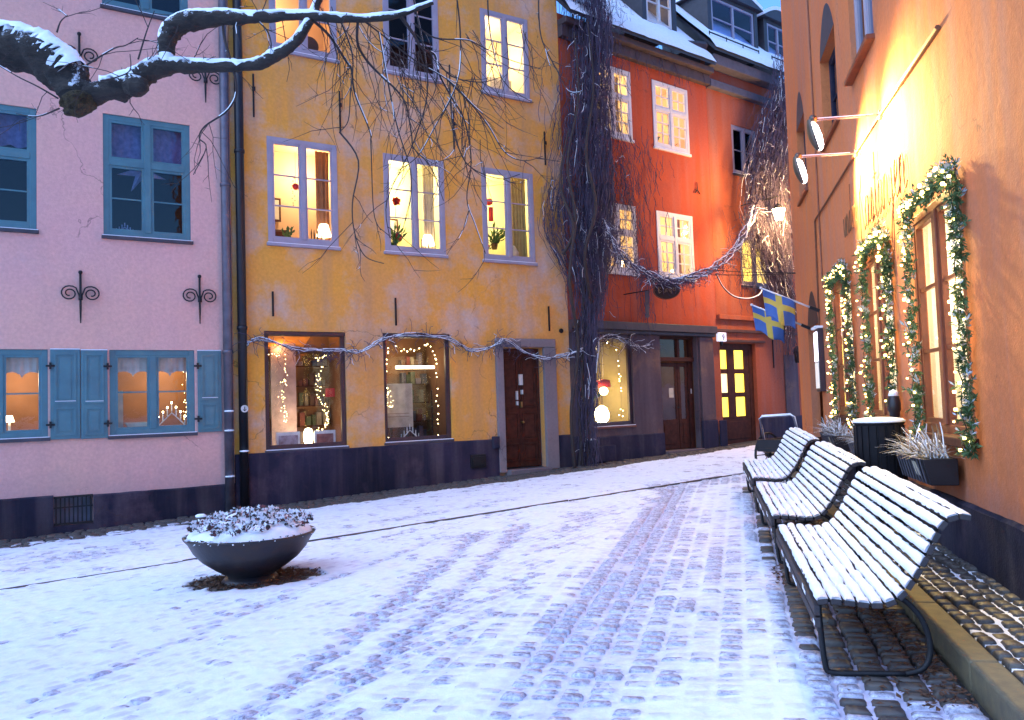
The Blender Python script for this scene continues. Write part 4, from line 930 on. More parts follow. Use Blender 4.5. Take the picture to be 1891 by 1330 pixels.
pb = curve(Bp, 9); rb = interp([.06, .075, .072, .078, .068, .06, .052, .034, .030, .033, .030, .026, .022, .02], len(pb)); rough_tube(limb, pb, rb, 18, .2); cap(lsn, pb[15:], rb[15:], .018, .85, 9, .6)
kn = [(-2.320,4.970,3.650), (-2.247,4.930,3.625), (-2.214,4.900,3.595)]; rough_tube(limb, curve(kn, 4), interp([.06, .07, .02], 9), 12, .15)
Cp = [(-2.102,5.000,3.779), (-2.100,5.000,3.890), (-2.079,5.000,3.987), (-1.990,5.000,4.054), (-1.785,5.000,4.075), (-1.547,5.000,4.070), (-1.240,5.000,4.070), (-0.934,5.000,4.039), (-0.662,5.000,4.051), (-0.421,5.000,4.130)]
pc = curve(Cp, 9); rc = interp([.045, .048, .058, .058, .047, .034, .026, .022, .018, .012], len(pc)); rough_tube(limb, pc, rc, 18, .2); cap(lsn, pc[2:], rc[2:], .016, .85, 9, .6)
limb.build('limb', BARK, tree, smooth=True); lsn.build('snow', SNOW, tree, smooth=True)
st = MB(); rough_tube(st, curve([(-2.670,4.970,3.600), (-2.648,4.960,3.548), (-2.629,4.960,3.496), (-2.619,4.960,3.475)], 7), interp([.04, .088, .07, .015], 22), 24, .5); st.build('sawn_stump', MOSS, tree, smooth=True)
def sprig(p, d, L, r, droop=.25, kink=.22, snowp=.0, depth=1):
    p = Vector(p); d = Vector(d).normalized(); n = max(4, int(L / .07)); pts = [p.copy()]
    for i in range(n):
        d = (d + Vector((random.gauss(0, kink), random.gauss(0, kink), random.gauss(0, kink) * .6 - droop * (1 - 1.9 * i / n)))).normalized()
        p = p + d * L / n; pts.append(p.copy())
    tw.tube(pts, interp([r, r * .75, r * .4], len(pts)), 4, caps=False)
    if snowp and U(0, 1) < snowp: cap(tws, pts[:len(pts) // 2 + 1], interp([r, r * .75], len(pts) // 2 + 1), .002, .7, 4, .1)
    if depth > 0:
        for k in range(random.randrange(1, 4)):
            i = random.randrange(1, len(pts) - 1); sprig(pts[i], (pts[i + 1] - pts[i - 1]).normalized() + Vector((random.gauss(0, .6), random.gauss(0, .5), random.gauss(.15, .5))), L * U(.15, .4), r * .6, -.12, kink, snowp, depth - 1)
SEC = [[(-1.199,5.000,4.058), (-1.101,5.100,3.986), (-1.017,5.200,3.860), (-0.983,5.200,3.801), (-0.965,5.200,3.645), (-0.876,5.200,3.399), (-0.868,5.200,3.291), (-0.861,5.200,2.865), (-0.818,5.200,2.740)],
 [(-1.019,5.000,4.066), (-0.955,5.100,3.854), (-0.974,5.100,3.607), (-0.992,5.100,3.428), (-1.049,5.100,3.357)], [(-1.049,5.100,3.357), (-0.933,5.100,3.167), (-0.977,5.100,2.897), (-0.967,5.100,2.706), (-0.906,5.100,2.556), (-0.787,5.100,2.504)],
 [(-0.893,5.000,4.062), (-0.922,5.100,3.937), (-0.879,5.200,3.855), (-0.773,5.200,3.736), (-0.690,5.200,3.651), (-0.633,5.200,3.552), (-0.614,5.300,3.388), (-0.602,5.300,3.300), (-0.495,5.300,3.169), (-0.416,5.300,2.943)],
 [(-0.624,5.000,4.053), (-0.560,5.100,3.978), (-0.517,5.200,3.926), (-0.445,5.300,3.923), (-0.420,5.300,3.794), (-0.349,5.400,3.672), (-0.266,5.400,3.509), (-0.230,5.400,3.234), (-0.267,5.400,2.977), (-0.218,5.400,2.803), (-0.152,5.400,2.600)],
 [(-0.900,5.000,4.059), (-0.782,5.100,3.997), (-0.575,5.200,3.855), (-0.353,5.300,3.744), (-0.180,5.300,3.555), (-0.005,5.300,3.411)],
 [(-0.558,5.100,4.049), (-0.434,5.200,3.995), (-0.230,5.300,4.019), (-0.137,5.400,4.017), (0.047,5.400,3.920), (0.265,5.400,3.846)], [(-0.446,5.300,3.909), (-0.344,5.400,3.818), (-0.144,5.400,3.770), (0.007,5.400,3.809)],
 [(-0.371,5.400,3.789), (-0.233,5.400,3.639), (-0.110,5.400,3.475), (-0.003,5.400,3.286), (0.123,5.400,3.222), (0.251,5.400,3.248)], [(0.277,5.600,4.545), (0.269,5.600,4.314), (0.289,5.600,4.123), (0.388,5.600,3.906), (0.455,5.600,3.768), (0.553,5.600,3.757)],
 [(-1.744,5.000,4.066), (-1.736,5.000,3.941), (-1.666,5.000,3.637), (-1.719,5.000,3.490), (-1.866,5.000,3.388), (-1.904,5.000,3.314), (-1.861,5.000,3.251), (-1.944,5.000,3.082)],
 [(-0.292,5.200,4.353), (-0.272,5.300,4.072), (-0.300,5.300,3.742), (-0.470,5.300,3.419), (-0.583,5.300,3.241), (-0.710,5.300,3.155)], [(-0.083,5.400,4.452), (-0.075,5.400,4.112), (0.006,5.400,3.772), (0.202,5.400,3.616)],
 [(-1.547,5.000,4.070), (-1.463,5.000,3.973), (-1.448,5.000,3.851), (-1.518,5.000,3.732)], [(-2.552,4.900,3.759), (-2.385,4.900,3.856), (-2.311,4.900,3.874), (-2.234,4.900,3.919)], [(-2.258,4.950,3.805), (-2.206,4.950,3.975), (-2.154,4.950,4.111)], [(-2.754,4.950,3.575), (-2.852,4.900,3.634), (-2.985,4.900,3.706), (-3.151,4.900,3.814)],
 [(-2.790,5.000,4.018), (-2.766,5.000,4.087), (-2.722,5.000,4.127)], [(-2.469,4.900,3.655), (-2.370,4.900,3.675), (-2.286,4.900,3.716), (-2.285,4.900,3.818)], [(-2.775,5.000,3.532), (-2.911,5.000,3.485), (-3.046,5.000,3.507)], [(-0.782,5.100,3.997), (-0.692,5.100,3.429), (-0.610,5.200,3.069), (-0.671,5.200,2.753)],
 [(-0.577,5.200,4.326), (-0.497,5.300,3.749), (-0.598,5.300,3.351), (-0.786,5.300,2.959), (-0.775,5.300,2.706)], [(-0.357,5.400,3.897), (-0.349,5.400,3.523), (-0.267,5.400,3.224), (-0.052,5.400,3.106), (0.094,5.400,3.131)]]
for P_ in SEC:
    big = len(P_) > 6; pp = curve(P_, 5); rr = interp([.010 if big else .006, .006 if big else .0042, .0025], len(pp)); tw.tube(pp, rr, 5, caps=False)
    i0 = 0
    while i0 < len(pp) - 4:
        ln = random.randrange(3, 9)
        if U(0, 1) < .42: cap(tws, pp[i0:i0 + ln], rr[i0:i0 + ln], .004 if big else .002, .8, 5, .2)
        i0 += ln
    for k in range(max(2, len(pp) // 4)):
        i = random.randrange(2, len(pp) - 1); d = (Vector(pp[i]) - Vector(pp[i - 1])).normalized()
        sprig(pp[i], d + Vector((random.gauss(0, .7), random.gauss(0, .4), random.gauss(-.2, .4))), U(.12, .5), .0027, .12, .18, .12)
hub = [(-1.125,5.100,4.150), (-0.918,5.100,4.108), (-0.796,5.200,4.062), (-0.637,5.100,4.102), (-0.517,5.200,3.926), (-0.456,5.300,3.931), (-0.388,5.300,3.782), (-0.282,5.300,3.742), (-0.176,5.400,3.816), (-0.240,5.400,4.118), (-0.020,5.400,4.110), (-0.605,5.300,3.753), (-0.733,5.200,3.753), (-0.345,5.400,3.672), (-0.223,5.400,3.482), (-0.135,5.400,3.964), (0.130,5.500,4.190)]
for k in range(66):
    p = Vector(random.choice(hub)) + Vector((U(-.08, .08), U(-.15, .15), U(-.06, .06))); sprig(p, (random.gauss(.25, .35), random.gauss(0, .3), -1), U(.3, 1.0), .0030, .10, .14, .08)
for p in ((-2.004,4.950,4.020), (-1.649,5.000,4.074), (-1.376,5.000,4.075), (-1.512,5.000,4.079), (-2.242,4.950,3.770), (-2.334,5.000,3.552), (-1.959,5.000,3.775)):
    for k in range(2): sprig(p, (random.gauss(0, .5), random.gauss(0, .3), random.choice((-1, 1, .4))), U(.15, .45), .0035, .05, .2, .1)
tw.build('twigs', TWIG, tree, kind='stuff'); tws.build('twig_snow', SNOW, tree, smooth=True, kind='stuff')

# ------------------------------------------------------------------ climbing vines and the swags
def wander(W, u, z, d, du, dz, n, kink, lim=None):
    P = []; 
    for i in range(n):
        P.append(W(u, z, max(.03, d))); u += du / n + random.gauss(0, kink); z += dz / n + random.gauss(0, kink * .5); d += random.gauss(0, kink * .5)
    return P
def vine(name, label, W, prof, dbase, thick, N, stems):
    name_i = N > 5000
    b0 = W(prof[-1][0], 0, dbase); b0.z = gz(b0.x, b0.y)
    v = thing(name, label, 'vine', b0); zs = [q[1] for q in prof][::-1]; us = [q[0] for q in prof][::-1]; hs = [q[2] for q in prof][::-1]
    cu = lambda z: float(np.interp(z, zs, us)); hw = lambda z: float(np.interp(z, zs, hs))
    m = MB(); s = MB(); wt = np.array([hw(z) for z in np.linspace(zs[0], zs[-1], 60)]); wt = wt / wt.sum()
    for k in range(N):
        z = float(RNG.choice(np.linspace(zs[0], zs[-1], 60), p=wt)) + U(-.1, .1); h = hw(z); q = random.gauss(0, .55); u = cu(z) + q * h
        if float(vnoise(np.array(u * 2.3 + 40), np.array(z * .9), 3)) < .10 + .34 * abs(q) or (abs(q) > .35 and float(vnoise(np.array(u * 5), np.array(z * 2.2), 1)) < .3): continue
        d = dbase + thick * max(.1, (1 - min(1, abs(q)) ** 2)) * U(0, 1)
        r = U(.0025, .0065) if U(0, 1) < .93 else U(.008, .014); L = U(.4, 1.5); P = []; dz_ = -1 if U(0, 1) < .75 else 1; n = 7; off = q * h
        for i in range(n):
            zz = z + dz_ * L * i / n; P.append(W(cu(zz) + off * hw(zz) / max(h, .05) + random.gauss(0, .018), zz, d)); d = max(dbase * .3, d + random.gauss(0, .03))
        m.tube(P, r, 3, caps=False)
        if U(0, 1) < (.05 if name_i else .13): s.tube([p + Vector((0, 0, r)) + W.n * r for p in P[:U(0, 1) < .5 and 4 or 3]], r * .9, 3, caps=False)
    for k in range(N // 9):                     # loose curls round the outline
        z = float(RNG.choice(np.linspace(zs[0], zs[-1], 60), p=wt)); h = hw(z); sg = random.choice((-1, 1)); u = cu(z) + sg * h * U(.6, 1.0); d = dbase + U(0, thick); a = U(0, 6.28); P = []
        for i in range(7):
            P.append(W(u, z, max(.05, d))); a += random.gauss(0, .7); u += math.cos(a) * .06; z += math.sin(a) * .06 - .03; d += random.gauss(0, .03)
        m.tube(P, .0038, 3, caps=False)
        if U(0, 1) < .12: s.tube([p + Vector((0, 0, .006)) for p in P[2:6]], .0055, 3, caps=False)
    m.build('tangled_twigs', VINE, v, kind='stuff'); s.build('twig_snow', SNOW, v, kind='stuff')
    for P in stems: MB().tube(curve(P, 6), interp([.036, .034, .028, .015], (len(P) - 1) * 6 + 1), 8).build('stem', TWIG, v, smooth=True)
    return v, m
PR = [(*(0.878,11.032), .50), (*(0.754,9.267), .52), (*(0.658,8.025), .58), (*(0.547,6.798), .68), (*(0.450,5.827), .78), (*(0.381,5.108), .72), (*(0.397,4.166), .34), (*(0.286,3.223), .20), (*(0.192,2.294), .13), (*(0.119,1.146), .10), (*(0.084,0.145), .09)]
vl, _ = vine('climbing_vine', 'huge bare climbing vine between the yellow and the red house', OW, [(a, b, h * 1.25) for a, b, h in PR], .12, .6, 5200,
    [[(1.325,17.053,0.139), (1.452,17.089,1.033), (1.711,17.228,1.819), (1.687,17.209,2.737), (1.586,17.130,3.882), (1.590,17.133,5.504)], [(1.415,17.060,0.113), (1.366,17.085,1.149), (1.431,17.136,2.169), (1.558,17.172,3.658), (1.514,17.074,5.145), (1.661,17.189,7.275), (1.792,17.291,9.575)], [(1.497,17.060,0.178), (1.557,17.044,0.918), (1.451,17.025,2.051), (1.620,17.156,3.194), (1.795,17.230,4.586)], [(1.216,16.778,0.188), (1.176,16.683,1.386), (1.372,16.709,2.712), (1.210,16.265,3.996), (1.373,16.329,5.325), (1.264,16.370,6.454), (1.556,16.599,7.881), (1.527,16.703,9.310)], [(1.698,16.964,3.628), (1.555,16.471,4.571), (1.838,16.692,5.621), (1.673,16.627,6.745), (1.910,16.876,8.208), (1.846,16.953,9.652)], [(1.116,16.509,4.593), (1.341,16.304,5.099), (1.104,16.373,6.013), (1.324,16.545,7.185)]])
m = MB()                                        # side growth creeping over the red wall
for k in range(420):
    c, sd_ = random.choice((((2.037,7.159), (.42, .5)), ((2.369,6.702), (.35, .7)), ((2.053,5.901), (.2, .5)), ((2.384,5.433), (.15, .6)), ((1.309,6.548), (.4, .8)), ((1.571,8.208), (.18, .8)), ((1.131,4.818), (.25, .5)), ((2.316,4.292), (.10, .5)), ((2.016,9.894), (.6, .3)), ((3.502,9.799), (.6, .2))))
    u, z = c[0] + random.gauss(0, sd_[0]), c[1] + random.gauss(0, sd_[1]); P = wander(OW, u, z, U(.04, .22), U(-.15, .15), -U(.2, .8), 6, .03); m.tube(P, U(.003, .007), 3, caps=False)
for k in range(34):
    u, z = (2.286,3.789)[0] + random.gauss(0, .7), 4.6 + U(-.5, .6); m.tube(wander(OW, u, z, .08, U(-.1, .1), -U(.6, 1.6), 8, .02), .004, 3, caps=False)
m.build('creeping_twigs', VINE, vl, kind='stuff')
rs = MB().lathe(OW(.24, .75, .32), [(.10, -.45), (.13, .0), (.135, .02)], 14).build('vine_tub', PIPEK, vl, smooth=True); m = MB(); m.ball(OW(.24, .76, .32), .12, 10, 0, 1, 1, .4); m.build('snow', SNOW, vl, smooth=True)
PRR = [(*(7.376,9.916), .12), (*(7.187,9.144), .28), (*(6.928,8.082), .42), (*(6.649,7.037), .55), (*(6.625,6.183), .62), (*(6.744,5.347), .52), (*(6.863,4.509), .28), (*(7.054,3.389), .12)]
vr, _ = vine('climbing_vine', 'bare snowy vine hanging round the dark downpipe beside the lit lantern', OW, [(a - .02, b, h * 1.5) for a, b, h in PRR], .45, .5, 4600, [[(7.439,21.449,2.839), (7.412,21.365,4.553), (7.288,21.204,6.541), (7.471,21.474,9.246), (7.564,21.610,10.487)]])
m = MB()
for k in range(260):
    u, z = (5.933,5.014)[0] + random.gauss(0, .42), (5.944,5.153)[1] + random.gauss(0, .5); m.tube(wander(OW, u, z, U(.15, .6), U(-.2, .2), -U(.15, .6), 6, .035), U(.003, .006), 3, caps=False)
m.build('creeping_twigs', VINE, vr, kind='stuff')

def swag(name, label, pts, r, nrope, fuzz, snow_h, jit):
    base = Vector(pts[0]); t = thing(name, label, 'garland', base); b = MB(); s = MB(); f = MB(); c = curve(pts, 6)
    for k in range(nrope):
        ph = U(0, 6); P = [Vector(p) + Vector((0, 0, jit * math.sin(ph + i * .45 + k))) + Vector((U(-1, 1), U(-1, 1), U(-1, 1))) * jit * .35 + OW.n * jit * math.cos(ph * 2 + i * .4) for i, p in enumerate(c)]
        R_ = [r * U(.8, 1.2) for _ in P]; b.tube(P, R_, 6); cap(s, P, R_, snow_h, 1.0, 6, .25)
    for k in range(fuzz):
        p = Vector(random.choice(c)) + Vector((U(-.15, .15), U(-.1, .1), U(-.05, .05))); d = Vector((random.gauss(0, 1), random.gauss(0, .5), random.gauss(-.3, .6))).normalized(); P = [p]
        for i in range(5): d = (d + Vector((random.gauss(0, .5), random.gauss(0, .4), random.gauss(-.08, .4)))).normalized(); P.append(P[-1] + d * U(.03, .09))
        f.tube(P, .0045, 3, caps=False)
        if U(0, 1) < .12: cap(s, P, [.0045] * 6, .003, .9, 4, 0)
    b.build('rope_stems', VINE, t, smooth=True); f.build('loose_twigs', VINE, t, kind='stuff'); s.build('snow', SNOW, t, smooth=True); return t
swag('twig_swag', 'heavy snowy twig swag hanging across the street in front of the red house', [(2.004,17.076,5.361), (2.119,16.912,4.976), (2.355,16.843,4.590), (2.706,16.863,4.263), (3.131,17.068,4.110), (3.535,17.384,4.086), (4.108,17.831,4.254), (4.759,18.467,4.581), (5.350,19.055,5.047), (5.796,19.531,5.652), (6.205,20.104,6.240)], .013, 5, 900, .008, .065)
swag('twig_swag', 'thin twig garland slung over the two shop windows and brown door', [(-4.430,13.585,2.743), (-4.248,13.674,2.817), (-3.769,13.947,2.654), (-3.273,14.254,2.649), (-2.928,14.421,2.600), (-2.720,14.596,2.624), (-2.329,14.862,2.826), (-1.763,15.213,2.937), (-1.204,15.559,2.864), (-0.777,15.800,2.636), (-0.284,16.105,2.790), (-0.101,16.172,2.832), (0.338,16.444,2.597), (0.738,16.667,2.464), (1.065,16.894,2.555), (1.470,16.968,2.670)], .008, 4, 260, .005, .035)
swag('twig_swag', 'short bundle of bare twigs over the top of the red house shop window', [(1.614,17.279,2.744), (1.937,17.531,2.961), (2.326,17.835,2.937), (2.723,18.145,2.816), (3.209,18.525,2.777)], .008, 4, 160, .003, .05)

m = MB(); P = curve([(4.824,18.898,4.461), (5.012,19.045,4.157), (5.338,19.300,3.950), (5.770,19.637,3.927), (6.120,19.911,4.044), (6.235,20.001,4.200)], 6); m.tube(P, .014, 6); m.build('looping_stem', VINE, vr, smooth=True); s = MB(); cap(s, P, [.014] * len(P), .012, 1.0, 6, .1); s.build('snow', SNOW, vr, smooth=True)
for y0, y1, lb in ((497, 503, 'upper thin black cable strung across between the swag and the right-hand wall'), (507, 504, 'lower thin black cable strung across between the swag and the right-hand wall')):
    a_, b_ = ((4.296,18.359,4.454), (5.707,15.996,3.967)); a_ = Vector(a_) + Vector((0, 0, (500 - y0) * .012)); b_ = Vector(b_) + Vector((0, 0, (504 - y1) * .012)); m = MB(); m.tube([a_, a_.lerp(b_, .5) - Vector((0, 0, .03)), b_], .007, 5); o = m.build('overhead_cable', IRON, None, loc=a_); tag(o, lb, 'cable', 'cables by the swag')

# oval shop sign under the swag
q = (3.348,17.301,3.894); q = Vector(q)
sg = thing('hanging_sign', 'dark oval shop sign with faint gilt lettering hanging under the twig swag', 'sign', q)
ex = Vector((.93, .30, .10)).normalized(); ez = (Vector((0, 0, 1)) - ex * ex.z).normalized(); ey = ez.cross(ex)
MB().lathe(q, [(.30, -.02), (.325, 0), (.30, .02)], 32, 0, ex, ez * .62, ey).build('board', mat('sign_board', (.03, .015, .012), .5), sg)
MB().tube([q + ex * .315 * math.cos(a) + ez * .195 * math.sin(a) - ey * .02 for a in np.linspace(0, 2 * math.pi, 33)], .010, 6).build('rim', REDW, sg)
m = MB(); fr = -ey * .024 if (ey.y > 0) else ey * .024
def sq(L): m.tube([q + ex * x + ez * y + fr for x, y in L], .008, 4)
for L in ([(-.20, .09), (-.20, -.05)], [(-.20, .09), (-.14, .06), (-.20, .02), (-.13, -.02), (-.20, -.05)], [(-.09, .03), (-.09, -.04), (-.05, -.04), (-.04, .03)], [(-.01, -.04), (-.01, .03), (.03, .03)], [(.08, .03), (.04, 0), (.07, -.04), (.1, -.02), (.09, .04), (.09, -.08)], [(.13, 0), (.17, .02), (.15, .05), (.13, 0), (.17, -.03)], [(.2, -.03), (.2, .04), (.24, .03)]): sq(L)
m.build('gilt_lettering', mat('dull_gilt', (.35, .22, .12), .5), sg)
m = MB(); m.tube([q + ez * .19 - ex * .1, q + ez * .33 - ex * .1], .006, 5); m.tube([q + ez * .19 + ex * .1, q + ez * .33 + ex * .1], .006, 5); m.build('hanger', IRON, sg)
# thin long sign seen edge-on
bl = thing('blade_sign', 'narrow grey projecting sign seen edge-on left of the oval sign', 'sign', (2.992,17.721,3.678))
MB().obox((2.991,17.720,3.654), OW.n * .05, OW.s * .015, Vector((0, 0, .29))).build('board', GREYW, bl, bevel=.008)
q_ = Vector((2.991,17.720,3.654)); MB().tube([q_ + Vector((0, 0, .30)) + OW.n * .05, q_ + Vector((0, 0, .30)) - OW.n * .69], .012, 6).build('bracket', IRON, bl)

# ------------------------------------------------------------------ lamps and other things on the walls
def spot(name, loc, target, power, c, size, blend, parent):
    l = bpy.data.lights.new(name, 'SPOT'); l.energy = power; l.color = c; l.spot_size = math.radians(size); l.spot_blend = blend; l.shadow_soft_size = .06
    o = bpy.data.objects.new(name, l); col.objects.link(o); o.parent = parent; o.location = Vector(loc) - LOC[parent]
    o.rotation_euler = (Vector(target) - Vector(loc)).to_track_quat('-Z', 'Y').to_euler()
LAMPWHITE = emit('lit_lamp_glass', (1.0, .93, .95), 6.0)
for u, lb in ((2.84, 'wall lamp on a long arm above the script lettering, the nearer of the pair'), (4.18, 'wall lamp on a long arm above the script lettering, the farther of the pair')):
    t = thing('wall_lamp', lb, 'lamp', RW(u, 4.40, 0), 'lamps on arms lighting the lettering')
    MB().tube([RW(u, 4.40, .005), RW(u, 4.40, .03)], .05, 12).tube([RW(u, 4.40, .03), RW(u, 4.42, .64)], .012, 8).build('arm', PIPEG, t, smooth=False)
    MB().tube([RW(u, 4.412, .08), RW(u, 4.432, .62)], .009, 6).build('snow', SNOW, t)
    tp, bt = RW(u, 4.43, .68), RW(u, 4.10, .60); ax = (bt - tp).normalized(); fc = (RW(u - .15, 3.8, 0) - (tp + bt) / 2); fc = (fc - ax * fc.dot(ax)).normalized(); sd_ = ax.cross(fc)
    b = MB(); n = 10; P = []
    for k in range(9):
        f = k / 8; w_ = .085 * math.sin(math.pi * (.12 + .80 * f)) ** .6; c = tp.lerp(bt, f)
        for j in range(n + 1):
            a = math.pi * j / n; b.v.append(tuple(c + sd_ * w_ * math.cos(a) - fc * w_ * .9 * math.sin(a)))
    for k in range(8):
        for j in range(n): b.f.append((k * (n + 1) + j, k * (n + 1) + j + 1, (k + 1) * (n + 1) + j + 1, (k + 1) * (n + 1) + j)); b.m.append(0)
    b.ball(RW(u, 4.43, .66), .045, 10); b.build('lamp_head', mat('lamp_metal', (.12, .10, .08), .4, .6), t, smooth=True)
    b = MB(); b.lathe(tp.lerp(bt, .55), [(.02, -.150), (.045, -.11), (.055, 0), (.045, .11), (.02, .150)], 12, 0, sd_, fc, ax); b.build('lamp_glass', LAMPWHITE, t, smooth=True)
    spot('lamp_beam', tp.lerp(bt, .5) + fc * .13, RW(u - .40, 4.05, 0), 560, (1, .74, .27), 140, 1.0, t)
lt = thing('lit_lantern', 'glowing street lantern half hidden in the snowy vine', 'lantern', (6.765,20.097,6.124))
q = Vector((6.765,20.097,6.124)); 
MB().lathe(q, [(.09, -.20), (.16, .07), (.16, .08)], 6).build('lantern_glass', emit('lit_lantern_glass', (1, .72, .36), 16.0), lt)
b = MB(); b.lathe(q, [(.15, .08), (.10, .15), (.03, .20), (.02, .25)], 6); 
for k in range(6):
    a = math.pi * 2 * k / 6; b.tube([q + Vector((.073 * math.cos(a), .073 * math.sin(a), -.16)), q + Vector((.135 * math.cos(a), .135 * math.sin(a), .08))], .007, 4)
b.lathe(q, [(.03, -.22), (.085, -.16), (.07, -.155)], 6); b.tube([q + Vector((0, 0, .24)), q + Vector((0, 0, .40)), q + Vector((0, 0, .40)) - OW.n * 1.1], .014, 6); b.build('lantern_frame', IRON, lt)
l = bpy.data.lights.new('lantern_light', 'POINT'); l.energy = 410; l.color = (1, .58, .20); l.shadow_soft_size = .3; o = bpy.data.objects.new('lantern_light', l); col.objects.link(o); o.parent = lt; o.location = OW.n * .35 - OW.s * .1 + Vector((0, 0, -.1))
wl = thing('wall_lantern', 'unlit wrought iron wall lantern on the terracotta wall beside the downpipe', 'lantern', OW(7.95, 2.7, .25)); q = OW(7.95, 2.62, .3)
b = MB(); b.lathe(q, [(.06, -.2), (.11, .1), (.14, .11), (.05, .22), (.02, .26)], 6); b.build('lantern_body', IRON, wl)
b = MB(); b.tube(curve([OW(7.95, 2.5, .02), OW(7.95, 3.05, .06), OW(7.95, 3.15, .2), OW(7.95, 2.9, .3)], 5), .012, 6); b.build('bracket', IRON, wl)
ns = thing('house_number', 'white house number 9 lantern sign on the terracotta wall', 'sign', OW(4.97, 2.95, .1))
MB().wbox(OW, 4.82, 5.12, 2.95, 3.17, .085, .17).build('sign_box', emit('lit_number_box', (.75, .75, .9), .35), ns, bevel=.012)
b = MB(); b.tube([OW(4.985 + .032 * math.cos(a), 3.085 + .036 * math.sin(a), .176) for a in np.linspace(0, 2 * math.pi, 13)], .009, 5); b.tube([OW(5.017, 3.085, .176), OW(5.014, 3.03, .176), OW(4.99, 3.0, .176), OW(4.955, 3.01, .176)], .009, 5); b.build('numeral', mat('dark_blue_numeral', (.02, .02, .10), .5, bmp=0), ns)
MB().prism([OW(4.93, 2.95, .09), OW(5.02, 2.95, .09), OW(4.975, 2.84, .09)], OW.n * .05).build('bracket', IRON, ns)
mb_ = thing('menu_case', 'lit glass menu case by the arched restaurant door', 'menu case', RW(8.0, 1.6, 0))
MB().wbox(RW, 7.64, 8.06, 1.62, 2.62, .0, .09).build('case', DKFRAME, mb_, bevel=.01); MB().wbox(RW, 7.67, 8.03, 2.10, 2.57, .09, .10).build('lit_panel', emit('lit_menu_panel', (.9, .85, 1.0), 1.6), mb_); MB().wbox(RW, 7.67, 8.03, 1.67, 2.08, .09, .10).build('lower_panel', emit('dim_menu_panel', (.75, .68, .6), .22), mb_)
MB().wbox(RW, 7.62, 8.08, 2.62, 2.66, .0, .13).build('snow', SNOW, mb_, bevel=.01)

# flags
BLUEF = mat('flag_blue', (.045, .11, .33), .8, 0, (.035, .085, .27), 6, 0); YELF = mat('flag_yellow', (.50, .36, .06), .8, 0, (.42, .30, .05), 6, 0)
POLE = mat('white_pole', (.72, .70, .74), .45, bmp=0)
def flag(label, base, tip, f0, f1, drop, fold):
    base, tip = Vector(base), Vector(tip); t = thing('flag', label, 'flag', base, 'flags by the restaurant door'); b = MB(); b.tube([base, tip], [.016, .012], 8); b.ball(tip, .025, 8); b.build('pole', POLE, t, smooth=True)
    MB().tube([base, base + (tip - base).normalized() * .16], .028, 8).build('bracket', IRON, t)
    a, e = base.lerp(tip, f0), base.lerp(tip, f1); nx, nz = 20, 14; c = MB(); ax = (e - a); side = ax.cross(Vector((0, 0, 1))).normalized()
    for j in range(nz + 1):
        for i in range(nx + 1):
            s, d = i / nx, j / nz; p = a.lerp(e, 1 - s)
            flat = Vector((p.x, p.y, 0)); sag = drop * d
            p = p + Vector((0, 0, -sag)) - (Vector((ax.x, ax.y, 0)) * (.10 * d * (1 - s))) + side * (.05 * math.sin(s * fold + d * 2.2) * (.3 + d)) + Vector((0, 0, .03 * math.sin(s * 9)*d))
            c.v.append(tuple(p))
    for j in range(nz):
        for i in range(nx):
            s, d = (i + .5) / nx, (j + .5) / nz
            c.f.append((j * (nx + 1) + i, j * (nx + 1) + i + 1, (j + 1) * (nx + 1) + i + 1, (j + 1) * (nx + 1) + i)); c.m.append(1 if (.30 < d < .50) or (.38 < s < .60) else 0)
    o = c.build('cloth', [BLUEF, YELF], t, smooth=True); sm = o.modifiers.new('thickness', 'SOLIDIFY'); sm.thickness = .004
def tipat(u, z, d): return RW(u, z, d)
flag('blue flag with a yellow cross on the upper white pole', RW(7.72, 2.90, .03), (4.063,13.113,3.323), .42, .98, .46, 6)
flag('blue flag with a yellow cross on the lower white pole, half behind the other', RW(8.95, 2.72, .03), (4.262,14.329,3.190), .45, 1.0, .46, 5)

